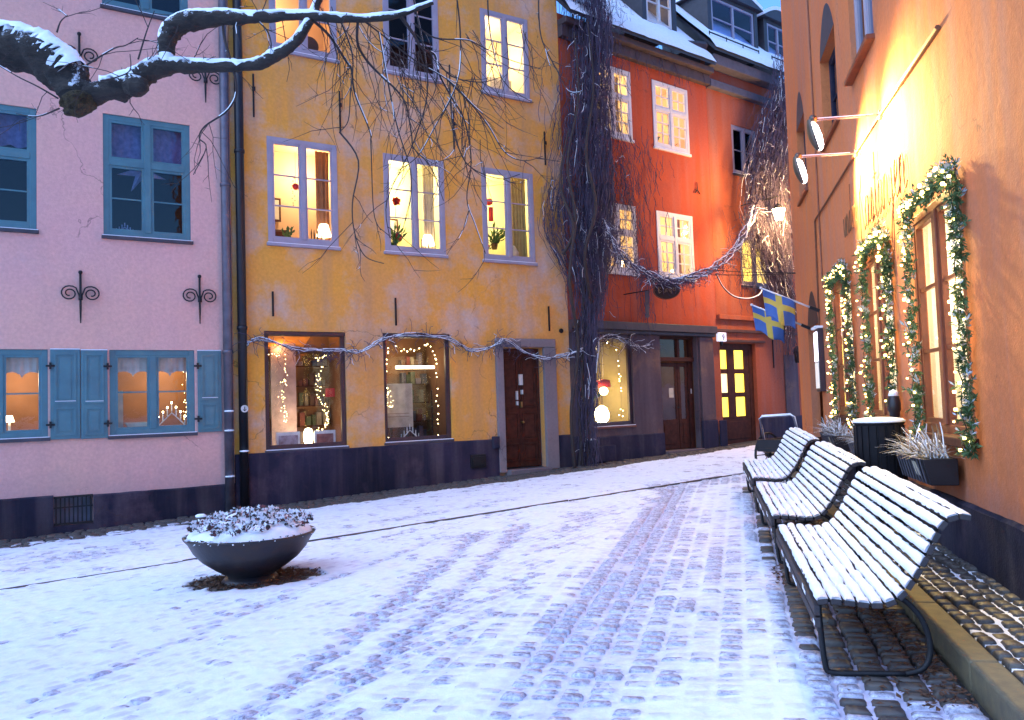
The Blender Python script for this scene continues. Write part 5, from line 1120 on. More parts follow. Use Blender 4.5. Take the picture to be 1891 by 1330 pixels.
# ------------------------------------------------------------------ fir garlands with lights round the tall windows
bulb_me = MB(); bulb_me.ball((0, 0, 0), .0135, 6); bsrc = None
def garland(label, h, nb, ua, uc):
    global bsrc
    t = thing('fir_garland', label, 'garland', RW((h[0] + h[1]) / 2, h[2], .05), 'lit fir garlands round the restaurant windows')
    a, c, e, f = ua, uc, h[2], h[3]; m_ = 0
    path = curve([RW(c + m_, e - .12, .05), RW(c + m_, (e + f) / 2, .05), RW(c + m_, f + .02, .05)], 20) + curve([RW(c - .05, f + .06, .06), RW((a + c) / 2, f + .045, .07), RW(a + .05, f + .06, .06)], 14) + curve([RW(a - m_, f + .02, .05), RW(a - m_, (e + f) / 2, .05), RW(a - m_, e - .12, .05)], 20)
    m = MB(); L = len(path)
    for k in range(600):
        i = random.randrange(L - 1); p = path[i].lerp(path[i + 1], U(0, 1)) + Vector((U(-.02, .02), U(-.02, .02), U(-.03, .03)))
        d = (RW.s * random.gauss(0, .6) + RW.n * abs(random.gauss(.2, .35)) + Vector((0, 0, random.gauss(-.15, .7)))).normalized(); ln = U(.05, .115)
        top = d.z > -.1 and U(0, 1) < .5
        sdv = d.orthogonal().normalized(); sd2 = d.cross(sdv)
        for j in range(13):
            fz = U(.05, 1); ang = U(0, 6.28); nd = d * .75 + (sdv * math.cos(ang) + sd2 * math.sin(ang)) * .75; q = p + d * ln * fz
            up = nd.z > .1 and top
            m.leaf(q, nd, nd.cross(Vector((U(-1, 1), U(-1, 1), U(-1, 1)))), U(.035, .06), .0065, 0, 1 if up and U(0, 1) < .75 else 0)
    m.build('fir_sprigs', [FIR, FIRS], t)
    w_ = MB().tube([p + RW.n * .05 + Vector((U(-.02, .02), U(-.02, .02), 0)) for p in path], .004, 4).build('light_wire', IRON, t)
    for k in range(nb):
        i = random.randrange(L - 1); p = path[i].lerp(path[i + 1], U(0, 1)) + RW.n * U(.02, .10) + RW.s * random.gauss(0, .045) + Vector((0, 0, U(-.03, .03)))
        if bsrc is None:
            b = MB(); b.ball(p, .0135, 6); bsrc = b.build('bulb', BULB, t, smooth=True)
            me = bsrc.data; off = p - LOC[t]
            for v in me.vertices: v.co -= off
            bsrc.location = off
        else: q_ = inst(bsrc, t, p); q_.scale = (U(.65, 1.35),) * 3
garland('fir garland with warm lights round the tall window nearest the camera', RWIN[0], 110, .42, 1.80)
garland('fir garland with warm lights round the middle tall window', RWIN[1], 120, 2.70, 3.86)
garland('fir garland with warm lights round the tall window beside the arched door', RWIN[2], 130, 4.95, 6.32)

# flower boxes, bin, bollard, handcart
DRYG = mat('dry_grass_blade', (.30, .22, .14), .8, 0, (.20, .14, .10), 20, 0)
def flowerbox(label, u0, u1, z):
    t = thing('flower_box', label, 'flower box', RW((u0 + u1) / 2, z, .02), 'black flower boxes under the restaurant windows'); b = MB(); d0, d1 = .05, .30
    P = [RW(u0, z, d0), RW(u0, z, d1 - .05), RW(u0, z + .20, d1), RW(u0, z + .20, d0)]; b.prism(P, RW.s * (u1 - u0)); b.build('box', PIPEK, t, bevel=.008)
    r = MB(); n = 9
    for k in range(n): r.tube([RW(lerp(u0, u1, (k + .5) / n), z + .2, d1 + .01), RW(lerp(u0, u1, (k + .5) / n), z + .01, d1 - .035)], .005, 4)
    r.tube([RW(u0, z + .2, d1 + .01), RW(u1, z + .2, d1 + .01)], .007, 5); r.build('wire_rack', PIPEG, t)
    MB().quad(RW(u0 + .30, z + .06, d1 + .004 - .03), RW(u0 + .17, z + .06, d1 + .004 - .03), RW(u0 + .17, z + .17, d1 + .008), RW(u0 + .30, z + .17, d1 + .008)).build('box_label', PAPER, t)
    g = MB(); nt = int((u1 - u0) / .20)
    for c in range(nt):
        for k in range(85):
            p = RW(lerp(u0, u1, (c + .5) / nt) + U(-.08, .08), z + .19, .17 + U(-.08, .08)); d = (RW.s * random.gauss(0, .55) + RW.n * random.gauss(.25, .55) + Vector((0, 0, 1))).normalized(); L_ = U(.12, .30); pts = [p]
            for q in range(3): d = (d + Vector((0, 0, -.28)) + RW.n * .06).normalized(); pts.append(pts[-1] + d * L_ / 3)
            sdv = d.cross(Vector((0, 0, 1))).normalized() * .0055; mi = 1 if U(0, 1) < .58 else 0
            for q in range(3): g.quad(pts[q] - sdv, pts[q] + sdv, pts[q + 1] + sdv * .6, pts[q + 1] - sdv * .6, mi)
    g.build('dry_grass', [DRYG, SNOW], t)
    s = MB(); s.wbox(RW, u0 + .02, u1 - .02, z + .185, z + .20, .07, .28); s.build('snow', SNOW, t, bevel=.01)
flowerbox('black flower box of snowy grass under the tall window nearest the camera', .78, 1.62, .87); flowerbox('black flower box of snowy grass under the middle tall window', 2.95, 4.05, .84); flowerbox('black flower box of snowy grass under the far tall window', 5.2, 6.3, .84)
bq = RW(1.98, 0, .36); bq.z = gz(bq.x, bq.y) + .12
bn = thing('litter_bin', 'black cylindrical litter bin with snow on its lid beside the benches', 'bin', bq)
BINM = mat('black_bin_metal', (.010, .009, .012), .75, 0, spec=.2)
MB().lathe(bq, [(.195, .42), (.205, .44), (.205, .98), (.215, .985), (.215, 1.0), (.19, 1.0)], 28).build('drum', BINM, bn, smooth=False)
for k in range(20):
    a = 2 * math.pi * k / 20; MB().obox(bq + Vector((.208 * math.cos(a), .208 * math.sin(a), .71)), Vector((-math.sin(a), math.cos(a), 0)) * .022, Vector((math.cos(a), math.sin(a), 0)) * .006, Vector((0, 0, .262))).build('stave', BINM, bn)
b = MB()
for sgn in (-1, 1): b.tube([bq + RW.s * .13 * sgn + Vector((0, 0, -.02)), bq + RW.s * .13 * sgn + Vector((0, 0, .44))], .022, 6)
b.obox(bq + Vector((0, 0, .0)), RW.s * .2, RW.n * .06, Vector((0, 0, .015))); b.build('stand', BINM, bn)
b = MB(); b.lathe(bq, [(.222, 1.0), (.225, 1.012), (.20, 1.030), (.12, 1.042), (.02, 1.046)], 28); b.build('snow', SNOW, bn, smooth=True)
po = RW(2.46, 0, .12); po.z = gz(po.x, po.y) + .12
bo = thing('iron_post', 'dark iron post with a rounded snowy top against the wall between two windows', 'post', po)
MB().lathe(po, [(.06, -.02), (.06, .1), (.045, .13), (.045, 1.05), (.06, 1.08), (.06, 1.14), (.045, 1.22), (.015, 1.26)], 14).build('post', PIPEK, bo, smooth=True); MB().lathe(po, [(.05, 1.212), (.035, 1.255), (.005, 1.275)], 12).build('snow', SNOW, bo, smooth=True)

cq = Vector((4.304,12.986,0.294)); ct = thing('handcart', 'old handcart with a snowy push handle and two spoked wheels behind the far bench', 'cart', cq)
e1 = OW.s; e2 = OW.n; up = Vector((0, 0, 1))
def C_(x, y, z): return cq + e1 * x + e2 * y + up * z
b = MB(); b.obox(C_(.10, 0, .44), e1 * .48, e2 * .28, up * .03)
for y in (-.26, .26): b.obox(C_(.10, y, .53), e1 * .48, e2 * .015, up * .07)
b.obox(C_(-.37, 0, .53), e1 * .015, e2 * .26, up * .07); b.obox(C_(.57, 0, .53), e1 * .015, e2 * .26, up * .07); b.build('tray', PIPEK, ct, bevel=.005)
MB().obox(C_(.10, 0, .51), e1 * .45, e2 * .24, up * .03).build('snow', SNOW, ct, bevel=.02)
for y in (-.34, .34):
    w_ = MB(); w_.tube([C_(.0 + .34 * math.cos(a), y, .34 + .34 * math.sin(a)) for a in np.linspace(0, 2 * math.pi, 25)], .020, 6); w_.tube([C_(0, y - .04, .34), C_(0, y + .04, .34)], .04, 8)
    for k in range(8): a = math.pi * k / 4; w_.tube([C_(0, y, .34), C_(.34 * math.cos(a), y, .34 + .34 * math.sin(a))], .008, 4)
    w_.build('wheel', IRON, ct)
MB().tube([C_(0, -.38, .34), C_(0, .38, .34)], .014, 6).build('axle', IRON, ct)
hp = [C_(-.26, -.22, .55), C_(-.33, -.21, .78), C_(-.38, -.20, .92), C_(-.36, -.17, .95), C_(-.16, .20, .97), C_(-.14, .25, .94), C_(-.10, .26, .78), C_(-.04, .27, .55)]
MB().tube(hp, .016, 8).build('handle', PIPEG, ct, smooth=True); b = MB(); cap(b, hp, [.016] * 8, .02, 1.0, 6, .1); b.build('handle_snow', SNOW, ct, smooth=True)
b = MB()
for x in (-.52, -.38): b.tube([C_(x, .2, -.02), C_(x, .2, .42)], .013, 6)
b.tube([C_(-.52, .2, .42), C_(-.38, .2, .42), C_(-.2, .2, .50)], .013, 6); b.build('prop_leg', PIPEK, ct)

# ------------------------------------------------------------------ things seen in the lit windows
def lampshade(label, W, u, z, d, r=.12, h=.2, lit=True):
    t = thing('table_lamp', label, 'lamp', W(u, z, d)); c = W(u, z, d)
    MB().lathe(c, [(.07, 0), (.06, .015), (.015, .03), (.02, .10), (.012, .16)], 12).build('lamp_foot', WHITE, t, smooth=True); MB().lathe(c, [(r, .16), (r * .55, .16 + h), (r * .5, .16 + h)], 16).build('lamp_shade', SHADE if lit else PAPER, t, smooth=True)
def bottles(label, W, us, z, d):
    t = thing('candle_row', label, 'candles', W(us[0], z, d)); 
    for u in us: MB().lathe(W(u, z, d + U(-.03, .03)), [(.022, 0), (.022, .02), (.010, .03), (.012, U(.15, .27)), (.004, .29)], 8).build('candlestick', BRASS, t, smooth=True)
def plant(label, W, u, z, d, h, n, flowers=(), pot=WHITE, spread=.5, lw=.022):
    t = thing('potted_plant', label, 'plant', W(u, z, d)); c = W(u, z, d)
    MB().lathe(c, [(.05, 0), (.075, .11), (.078, .12), (.065, .12)], 14).build('pot', pot, t, smooth=True); m = MB()
    for k in range(n):
        dd = Vector((random.gauss(0, spread), random.gauss(0, spread), 1)).normalized(); L = h * U(.5, 1); p = c + Vector((U(-.03, .03), U(-.03, .03), .11)); q = p
        for s_ in range(3): 
            m.leaf(q, dd, dd.cross(Vector((U(-1, 1), U(-1, 1), .2))), L * .45, lw, .3); q = q + dd * L * .33; dd = (dd + Vector((random.gauss(0, .25), random.gauss(0, .25), -.1))).normalized()
    m.build('leaves', LEAFG, t)
    for fu, fz, r in flowers:
        m = MB(); fc = W(fu, fz, d)
        for k in range(26):
            dd = Vector((random.gauss(0, 1), random.gauss(0, 1), random.gauss(0, 1))).normalized(); m.leaf(fc, dd, dd.cross(Vector((U(-1, 1), U(-1, 1), U(-1, 1)))), r, r * .5, .4)
        m.build('flower', REDF, t); MB().tube([c + Vector((0, 0, .1)), fc], .006, 5).build('stem', LEAFG, t)
def candle_arch(label, W, u, z, d, w_, h, lit, mt):
    t = thing('candle_arch', label, 'candle arch', W(u, z, d)); b = MB(); n = 7
    b.tube([W(u - w_ / 2, z + .02, d), W(u, z + h * .62, d), W(u + w_ / 2, z + .02, d)], .012, 5); b.tube([W(u - w_ / 2, z + .01, d), W(u + w_ / 2, z + .01, d)], .012, 5); b.build('arch', mt, t)
    for k in range(n):
        f = k / (n - 1); x = u + (f - .5) * w_; zz = z + .02 + (h * .62) * (1 - abs(2 * f - 1)); c = MB().tube([W(x, zz, d), W(x, zz + h * .34, d)], .009, 6).build('candle', WHITE, t)
        if lit: MB().ball(W(x, zz + h * .34 + .02, d), .014, 6, 0, 1, 1, 1.6).build('flame', FLAME, t, smooth=True)
def ornament(label, W, u, z, d, ztop, r, m):
    t = thing('hanging_ornament', label, 'ornament', W(u, z, d)); MB().ball(W(u, z, d), r, 12).build('ball', m, t, smooth=True); MB().tube([W(u, z + r, d), W(u, ztop, d)], .003, 4).build('thread', IRON, t)
def lights(label, W, pts, n, m, d, jit=.03, r=.010):
    t = thing('string_lights', label, 'lights', W(pts[0][0], pts[0][1], d)); P = curve([W(u, z, d) for u, z in pts], 12); MB().tube(P, .003, 3).build('wire', IRON, t); src = None
    for k in range(n):
        i = random.randrange(len(P) - 1); p = P[i].lerp(P[i + 1], U(0, 1)) + W.s * random.gauss(0, jit) + W.n * U(-jit, jit) + Vector((0, 0, random.gauss(0, jit * .6)))
        if src is None:
            b = MB(); b.ball(LOC[t], r, 6); src = b.build('bulb', m, t, smooth=True); src.location = p - LOC[t]
        else: inst(src, t, p)
WB = emit('small_warm_bulb', (1, .74, .32), 9.0)
# first-floor windows of the yellow house
ornament('red paper ball hanging in the left first-floor window of the yellow house', YW, *(4.408,5.612), -.3, 6.25, .06, REDF)
m = thing('mobile', 'string of little glass beads hanging beside the red paper ball', 'mobile', YW(*(4.371,5.472), -.35))
for k in range(12): 
    a = (4.377,5.770); MB().ball(YW(a[0] + U(-.03, .03), a[1] - k * .045, -.35 + U(-.03, .03)), .012, 6).build('bead', BRASS, m)
plant('vase of tulips in the left first-floor window of the yellow house', YW, (4.253,4.665)[0], 4.52, -.3, .26, 12, (), WHITE, .35)
bottles('row of dark candlesticks in the left first-floor window of the yellow house', YW, [4.66, 4.72, 4.79, 4.85], 4.56, -.25)
lampshade('white shaded table lamp at the right of the left first-floor window', YW, 4.93, 4.6, -.35, .14, .22); lampshade('white shaded table lamp at the left edge of the left first-floor window', YW, 3.93, 4.52, -.4, .12, .2)
plant('tall red amaryllis in the middle first-floor window of the yellow house', YW, 6.3, 4.55, -.3, .55, 14, ((6.36, 5.55, .10), (6.38, 4.86, .09), (6.12, 4.75, .07)), WHITE, .35, .03)
bottles('cluster of dark candlesticks in the middle first-floor window of the yellow house', YW, [6.74, 6.79, 6.84, 6.89, 6.94, 6.99], 4.55, -.25); lampshade('cream shaded lamp at the right of the middle first-floor window', YW, 7.06, 4.6, -.4, .14, .2)
plant('tulips in a bowl at the left of the right first-floor window', YW, 8.32, 4.54, -.3, .28, 14, ((8.28, 4.8, .04), (8.38, 4.82, .04)), WHITE, .35); plant('leafy house plant in the middle of the right first-floor window', YW, 8.62, 4.8, -.45, .45, 22, (), BRASS, .6, .03)
ornament('red paper lantern hanging in the right first-floor window', YW, 8.44, 5.75, -.3, 6.25, .075, REDF); m = MB(); m.lathe(YW(8.5, 5.55, -.35), [(.05, -.18), (.05, .1)], 8); o = m.build('red_pennant', REDF, None, loc=YW(8.5, 5.55, -.35)); tag(o, 'narrow red paper tube hanging under the red paper lantern', 'ornament')
t = thing('cone_bowl', 'patterned pale vase at the right of the right first-floor window', 'vase', YW(9.0, 4.54, -.3)); MB().lathe(YW(9.0, 4.54, -.3), [(.05, 0), (.11, .08), (.10, .2), (.04, .30), (.02, .34)], 14).build('vase', PAPER, t, smooth=True)
t = thing('pendant_lamp', 'glowing round pendant lamp in the top right window of the yellow house', 'lamp', YW(8.42, 9.0, -.6)); MB().ball(YW(8.42, 8.95, -.6), .11, 12).build('globe', FLAME, t, smooth=True); MB().tube([YW(8.42, 9.05, -.6), YW(8.42, 9.9, -.6)], .006, 4).build('cord', IRON, t)
t = thing('wall_cupboard', 'white cupboard at the right of the top right window of the yellow house', 'cupboard', YW(9.0, 8.0, -.9)); MB().wbox(YW, 8.85, 9.4, 7.9, 8.65, -1.2, -.8).build('body', WHITE, t, bevel=.01)
for a in (8.88, 9.14): MB().wbox(YW, a, a + .23, 7.95, 8.6, -.8, -.78).build('cupboard_door', WHITE, t, bevel=.005)
t = thing('wall_clock', 'round wicker disc hanging in the top left window of the yellow house', 'ornament', YW(4.72, 8.4, -.4)); MB().lathe(YW(4.75, 8.32, -.4), [(.17, -.01), (.17, .01)], 20, 0, YW.s, YW.up, YW.n).build('disc', BRASS, t)
# pink house windows
t = thing('paper_star', 'pale grey paper star hanging in the dark upper window of the pink house', 'star', (-5.949,13.138,5.568)); c = Vector((-5.949,13.138,5.568)); b = MB(); pts = []
for k in range(14):
    a = math.pi / 2 + k * math.pi / 7; r = .38 if k % 2 == 0 else .13; pts.append(c + YW.s * math.cos(a) * r + YW.up * math.sin(a) * r)
f_, k_ = c + YW.n * .09, c - YW.n * .09; b.add([f_, k_] + pts, [(0, 2 + i, 2 + (i + 1) % 14) for i in range(14)] + [(1, 2 + (i + 1) % 14, 2 + i) for i in range(14)]); b.build('star_body', mat('grey_paper', (.55, .52, .58), .8, bmp=0), t); MB().tube([c + YW.up * .13, c + YW.up * .62], .003, 4).build('thread', IRON, t)
candle_arch('small white candlestick with five arms in the dark upper window of the pink house', YW, 1.60, 4.52, -.25, .24, .16, False, WHITE)
for (u0, u1, lb) in ((1.42, 2.52, 'white scalloped lace valance in the shuttered window with the candle arch'), (-.6, .44, 'white scalloped lace valance in the window at the left edge')):
    b = MB(); n = 48; d = -.20
    for k in range(n + 1): 
        u = lerp(u0, u1, k / n); s_ = .015 * math.sin(k * 1.3); z = 2.27 + .09 * abs(math.sin(k / n * math.pi * 4)) ** .5 - .06; b.v += [tuple(YW(u, 2.62, d + s_)), tuple(YW(u, z, d + s_))]
    for k in range(n): b.f.append((2 * k, 2 * k + 1, 2 * k + 3, 2 * k + 2)); b.m.append(0)
    o = b.build('lace_valance', mat('white_lace', (.62, .50, .46), .9, bmp=0), None, smooth=True, loc=YW(u0, 2.6, d)); tag(o, lb, 'curtain')
candle_arch('lit electric candle arch with seven flames in the shuttered window of the pink house', YW, 2.27, 1.40, -.22, .40, .36, True, WHITE)
lights('tiny warm lights draped down the right side of the shuttered window', YW, [(2.06, 1.9), (2.08, 2.4), (2.4, 2.5), (2.48, 1.9), (2.46, 1.5)], 34, WB, -.24, .02, .006)
t = thing('wall_shelf', 'pale curtain panel standing at the left of the shuttered window', 'curtain', YW(1.45, 1.4, -.3)); MB().wbox(YW, 1.44, 1.56, 1.36, 2.0, -.34, -.3).build('panel', PAPER, t)
m = MB(); m.prism([YW(1.62, 1.42, -.3), YW(1.95, 1.42, -.3), YW(2.0, 1.49, -.3), YW(1.57, 1.49, -.3)], YW.n * .09); o = m.build('wooden_boat', PAPER, None, loc=YW(1.8, 1.4, -.3)); tag(o, 'little pale wooden dish on the sill beside the lit candle arch', 'dish')
lampshade('small lit table lamp in the window at the left edge', YW, .02, 1.40, -.3, .07, .1)
# shop windows of the yellow house
t = thing('globe_lamp', 'bright glowing lamp standing low in the left shop window of the yellow house', 'lamp', YW(4.58, .95, -.4)); MB().lathe(YW(4.58, .95, -.4), [(.05, 0), (.08, .10), (.085, .22), (.06, .30), (.02, .32)], 14).build('globe', emit('hot_globe', (1, .80, .45), 9.0), t, smooth=True)
for a, e, zt, mm, lb in ((3.98, 4.40, 1.22, PAPER, 'pale picture card'), (4.66, 5.05, 1.22, REDF, 'reddish picture card')):
    t = thing('picture_card', lb + ' leaning in the left shop window of the yellow house', 'picture', YW(a, .95, -.3)); MB().wbox(YW, a, e, .94, zt, -.32, -.30).build('card', WHITE, t); MB().wbox(YW, a + .04, e - .04, 1.0, zt - .06, -.30, -.296).build('print', mat('card_print_' + mm.name, (.35, .16, .13) if mm is REDF else (.40, .36, .42), .7, 0, (.15, .06, .06), 9, 0), t)
t = thing('shop_screen', 'tall lilac-grey display panel in the left shop window of the yellow house', 'panel', YW(4.2, .9, -1.2)); MB().wbox(YW, 4.15, 4.62, .7, 3.2, -1.25, -1.2).build('panel', mat('lilac_panel', (.42, .34, .40), .8), t)
MB_ = None
for k, (P_, n_) in enumerate(([[(3.75, 2.55), (4.15, 2.58), (4.2, 2.2), (4.15, 1.8), (4.2, 1.4)], 55], [[(4.75, 2.5), (5.1, 2.62)], 18], [[(4.85, 2.4), (4.82, 1.9), (4.95, 1.5), (4.9, 1.25)], 60], [[(4.6, 1.25), (4.85, 1.2), (5.05, 1.1)], 26])):
    lights(('tiny lights hanging down the left of the left shop window', 'tiny lights along the upper right of the left shop window', 'cascade of tiny lights at the right of the left shop window', 'tiny lights along the bottom of the left shop window')[k], YW, P_, n_, WB, -.45, .03, .006)
t = thing('ceiling_drape', 'orange ceiling cloth in the top of the left shop window', 'drape', YW(4.2, 2.8, -.5)); b = MB(); 
for k in range(13): b.v += [tuple(YW(3.6 + k * .1, 3.15, -.3 + .03 * (k % 2))), tuple(YW(3.6 + k * .1, 2.78 - .05 * math.sin(k * .5), -1.3))]
for k in range(12): b.f.append((2 * k, 2 * k + 1, 2 * k + 3, 2 * k + 2)); b.m.append(0)
b.build('cloth', mat('orange_cloth', (.7, .28, .05), .9, bmp=0), t)
t = thing('red_notice', 'red sale notice at the right of the left shop window', 'notice', YW(5.0, 1.9, -.5)); MB().wbox(YW, 4.95, 5.12, 1.82, 1.98, -.5, -.49).build('card', REDF, t)
lights('white lights looped round the right shop window of the yellow house', YW, [(6.02, 1.0), (6.0, 1.6), (6.02, 2.3), (6.1, 2.80), (6.3, 2.68), (6.6, 2.66), (6.85, 2.78), (7.0, 2.6), (7.06, 2.2), (7.03, 1.6), (7.06, 1.0)], 44, COOLBULB, -.16, .02, .011)
lights('tiny warm lights in the left half of the right shop window', YW, [(6.0, 2.2), (6.2, 1.9), (6.2, 1.6), (6.0, 1.3), (6.05, 1.0)], 34, WB, -.55, .04, .006)
candle_arch('unlit white candle arch in the right shop window of the yellow house', YW, 6.5, .96, -.25, .36, .30, False, WHITE)
t = thing('display_board', 'beige printed display board in the right shop window of the yellow house', 'board', YW(6.4, 1.2, -.7)); MB().wbox(YW, 6.17, 6.78, 1.2, 2.05, -.72, -.70).build('board', PAPER, t); m = MB()
for z in (1.40, 1.46): m.wbox(YW, 6.25, 6.7, z, z + .012, -.70, -.697)
m.build('print', mat('faint_print', (.32, .26, .2), .8, bmp=0), t); MB().wbox(YW, 6.3, 6.34, .8, 1.2, -.74, -.70).wbox(YW, 6.6, 6.64, .8, 1.2, -.74, -.70).build('legs', BRASS, t)
t = thing('tube_lamp', 'horizontal lit tube lamp inside the right shop window', 'lamp', YW(7.0, 2.4, -1.2)); MB().wbox(YW, 6.65, 7.5, 2.36, 2.42, -1.2, -1.15).build('tube', emit('lit_tube', (1, .82, .5), 3.0), t)
t = thing('lit_cabinet', 'white lit cabinet door at the left of the right shop window', 'cabinet', YW(6.0, 1.6, -.9)); MB().wbox(YW, 5.95, 6.15, 1.75, 2.15, -.95, -.9).build('lit_door', emit('lit_cabinet_glass', (.8, .95, .9), 1.4), t); MB().wbox(YW, 5.95, 6.15, 1.35, 1.74, -.95, -.9).build('lower_door', WHITE, t)
t = thing('red_drape', 'dark red wall hanging inside the right shop window', 'drape', YW(6.3, 2.3, -1.3)); MB().wbox(YW, 6.05, 6.5, 2.05, 2.95, -1.35, -1.3).build('cloth', REDF, t)
t = thing('fir_wreath', 'small dark fir tree at the right of the right shop window', 'tree', YW(7.15, .95, -.5)); m = MB()
for k in range(320):
    z = U(.0, .85); a = U(0, 6.28); r = .15 * (1 - z / .95); p = YW(7.1, 1.05 + z, -.5) + Vector((math.cos(a) * r * .4, math.sin(a) * r * .4, 0)); m.leaf(p, (math.cos(a), math.sin(a), -.2), (-math.sin(a), math.cos(a), 0), r * .8 + .03, .008, 0)
m.build('needles', FIR, t); MB().tube([YW(7.1, .95, -.5), YW(7.1, 1.9, -.5)], .012, 6).build('trunk', BARK, t)
# red house
t = thing('globe_lamp', 'bright glowing lamp low in the red house shop window', 'lamp', OW(1.25, 1.06, -.35)); MB().lathe(OW(1.22, 1.06, -.35), [(.06, 0), (.15, .10), (.17, .22), (.12, .36), (.02, .42)], 14).build('globe', emit('hot_globe_two', (1, .78, .38), 9.0), t, smooth=True)
t = thing('pendant_lamp', 'round pendant lamp hanging in the red house shop window', 'lamp', OW(1.15, 2.1, -.5)); MB().lathe(OW(1.12, 1.95, -.5), [(.13, -.10), (.10, .05), (.03, .12)], 14).build('lamp_shade', PAPER, t, smooth=True); MB().tube([OW(1.12, 2.07, -.5), OW(1.12, 3.1, -.5)], .005, 4).build('cord', WHITE, t)
t = thing('red_lamp', 'hanging lamp with a red shade and bright glow in the red house shop window', 'lamp', OW(1.55, 1.95, -.6)); MB().lathe(OW(1.55, 1.98, -.6), [(.17, -.09), (.15, .07), (.05, .09)], 14).build('lamp_shade', REDF, t, smooth=True); MB().ball(OW(1.55, 1.80, -.6), .10, 10).build('globe', FLAME, t, smooth=True); MB().tube([OW(1.55, 2.05, -.6), OW(1.55, 3.1, -.6)], .005, 4).build('cord', WHITE, t)
plant('pale green plant behind the bright lamp in the red house shop window', OW, .92, 1.3, -.6, .6, 22, (), WHITE, .6, .03)
lights('white lights strung along the top and right of the red house shop window', OW, [(.75, 2.85), (1.0, 2.75), (1.35, 2.9), (1.68, 2.75), (1.72, 2.3), (1.75, 1.7), (1.72, 1.15)], 22, COOLBULB, -.25, .03, .012)
for (u, z, lb) in ((1.12, 8.98, 'bright star lamp in the upper left window of the red house'), (3.1, 8.9, 'bright star lamp in the upper right window of the red house'), (3.82, 4.66, 'bright little lamp on the sill of the lower right window of the red house'), (1.95, 4.75, 'bright little lamp on the sill of the lower left window of the red house')):
    t = thing('star_lamp', lb, 'lamp', OW(u, z, -.3)); b = MB(); c = OW(u, z, -.3)
    for k in range(14):
        a = k * 2.399; y = 1 - 2 * (k + .5) / 14; rr = math.sqrt(1 - y * y); dd = Vector((rr * math.cos(a), rr * math.sin(a), y)); s1 = dd.orthogonal().normalized() * .03; s2 = dd.cross(s1)
        b.add([c + s1, c - s1 * .5 + s2 * .87, c - s1 * .5 - s2 * .87, c + dd * .12], [(0, 1, 3), (1, 2, 3), (2, 0, 3)])
    b.build('star_body', FLAME, t)
plant('small dark plant at the left of the upper right window of the red house', OW, 3.35, 7.66, -.3, .25, 12, (), BRASS, .4); plant('dark pot plant at the right of the upper right window of the red house', OW, 3.95, 7.66, -.3, .2, 12, (), BRASS, .5); ornament('small dark ornament hanging in the upper left window of the red house', OW, 1.95, 8.15, -.3, 8.4, .07, BRASS)
plant('spindly plant in the lower right window of the red house', OW, 3.2, 4.55, -.3, .5, 14, (), PAPER, .3)
for h, lb in zip(RWIN, ('nearest the camera', 'in the middle', 'beside the arched door')):
    t = thing('net_curtain', 'pale net curtain behind the tall restaurant window ' + lb, 'curtain', RW(h[0], h[2], -.15)); b = MB(); n = 60
    for k in range(n + 1): u = lerp(h[0] + .01, h[1] - .01, k / n); s_ = .03 * math.sin(k * 1.1) + .01 * math.sin(k * 2.7); b.v += [tuple(RW(u, h[2] - .0, -.105 + s_ * .6)), tuple(RW(u, h[3] + .0, -.105 + s_ * .6))]
    for k in range(n): b.f.append((2 * k, 2 * k + 1, 2 * k + 3, 2 * k + 2)); b.m.append(0)
    b.build('cloth', NETC, t, smooth=True)

# pale blinds behind the upper lights of the dark pink house windows
for (u0, u1, lb) in ((1.36, 2.47, 'right'), (-.76, .28, 'left')):
    b = MB(); n = 30
    for k in range(n + 1): u = lerp(u0, u1, k / n); s_ = .012 * math.sin(k * 1.7); b.v += [tuple(YW(u, 6.34, -.22 + s_)), tuple(YW(u, 5.72 + .02 * math.sin(k * .9), -.22 + s_))]
    for k in range(n): b.f.append((2 * k, 2 * k + 1, 2 * k + 3, 2 * k + 2)); b.m.append(0)
    o = b.build('window_blind', mat('lilac_blind_' + lb, (.30, .25, .33), .9, 0, (.16, .13, .2), 14, 0), None, smooth=True, loc=YW(u0, 6.3, -.22)); tag(o, 'pale lilac half blind in the top of the dark upper window, ' + ('beside the drainpipes' if lb == 'right' else 'at the left edge'), 'blind')
# shelves of goods at the back of the shop windows
GOODS = [mat('goods_' + n_, c_, .7, bmp=0) for n_, c_ in (('red', (.16, .04, .03)), ('cream', (.24, .19, .13)), ('brown', (.10, .05, .03)), ('blue', (.06, .06, .09)), ('green', (.06, .08, .04)), ('lilac', (.16, .12, .16)))]
for W, u0, u1, z0, d, lb in ((YW, 3.75, 4.1, .9, -1.45, 'at the left inside the left ochre shop window'), (YW, 4.72, 5.3, .9, -1.45, 'at the right inside the left ochre shop window'), (YW, 6.85, 7.45, .9, -1.45, 'at the back of the right ochre shop window')):
    t = thing('shop_shelf', 'small goods shelf ' + lb, 'shelf', W(u0, z0, d))
    for k in range(5): MB().wbox(W, u0, u1, z0 + k * .38, z0 + k * .38 + .02, d - .1, d + .1).build('shelf_board', BROWNW, t)
    for k in range(5):
        u = u0 + .02
        while u < u1 - .08:
            w_ = U(.05, .11); h_ = U(.08, .28); MB().wbox(W, u, u + w_, z0 + k * .38 + .021, z0 + k * .38 + .021 + h_, d - .06, d + .06).build('goods_box', random.choice(GOODS), t); u += w_ + U(.005, .05)

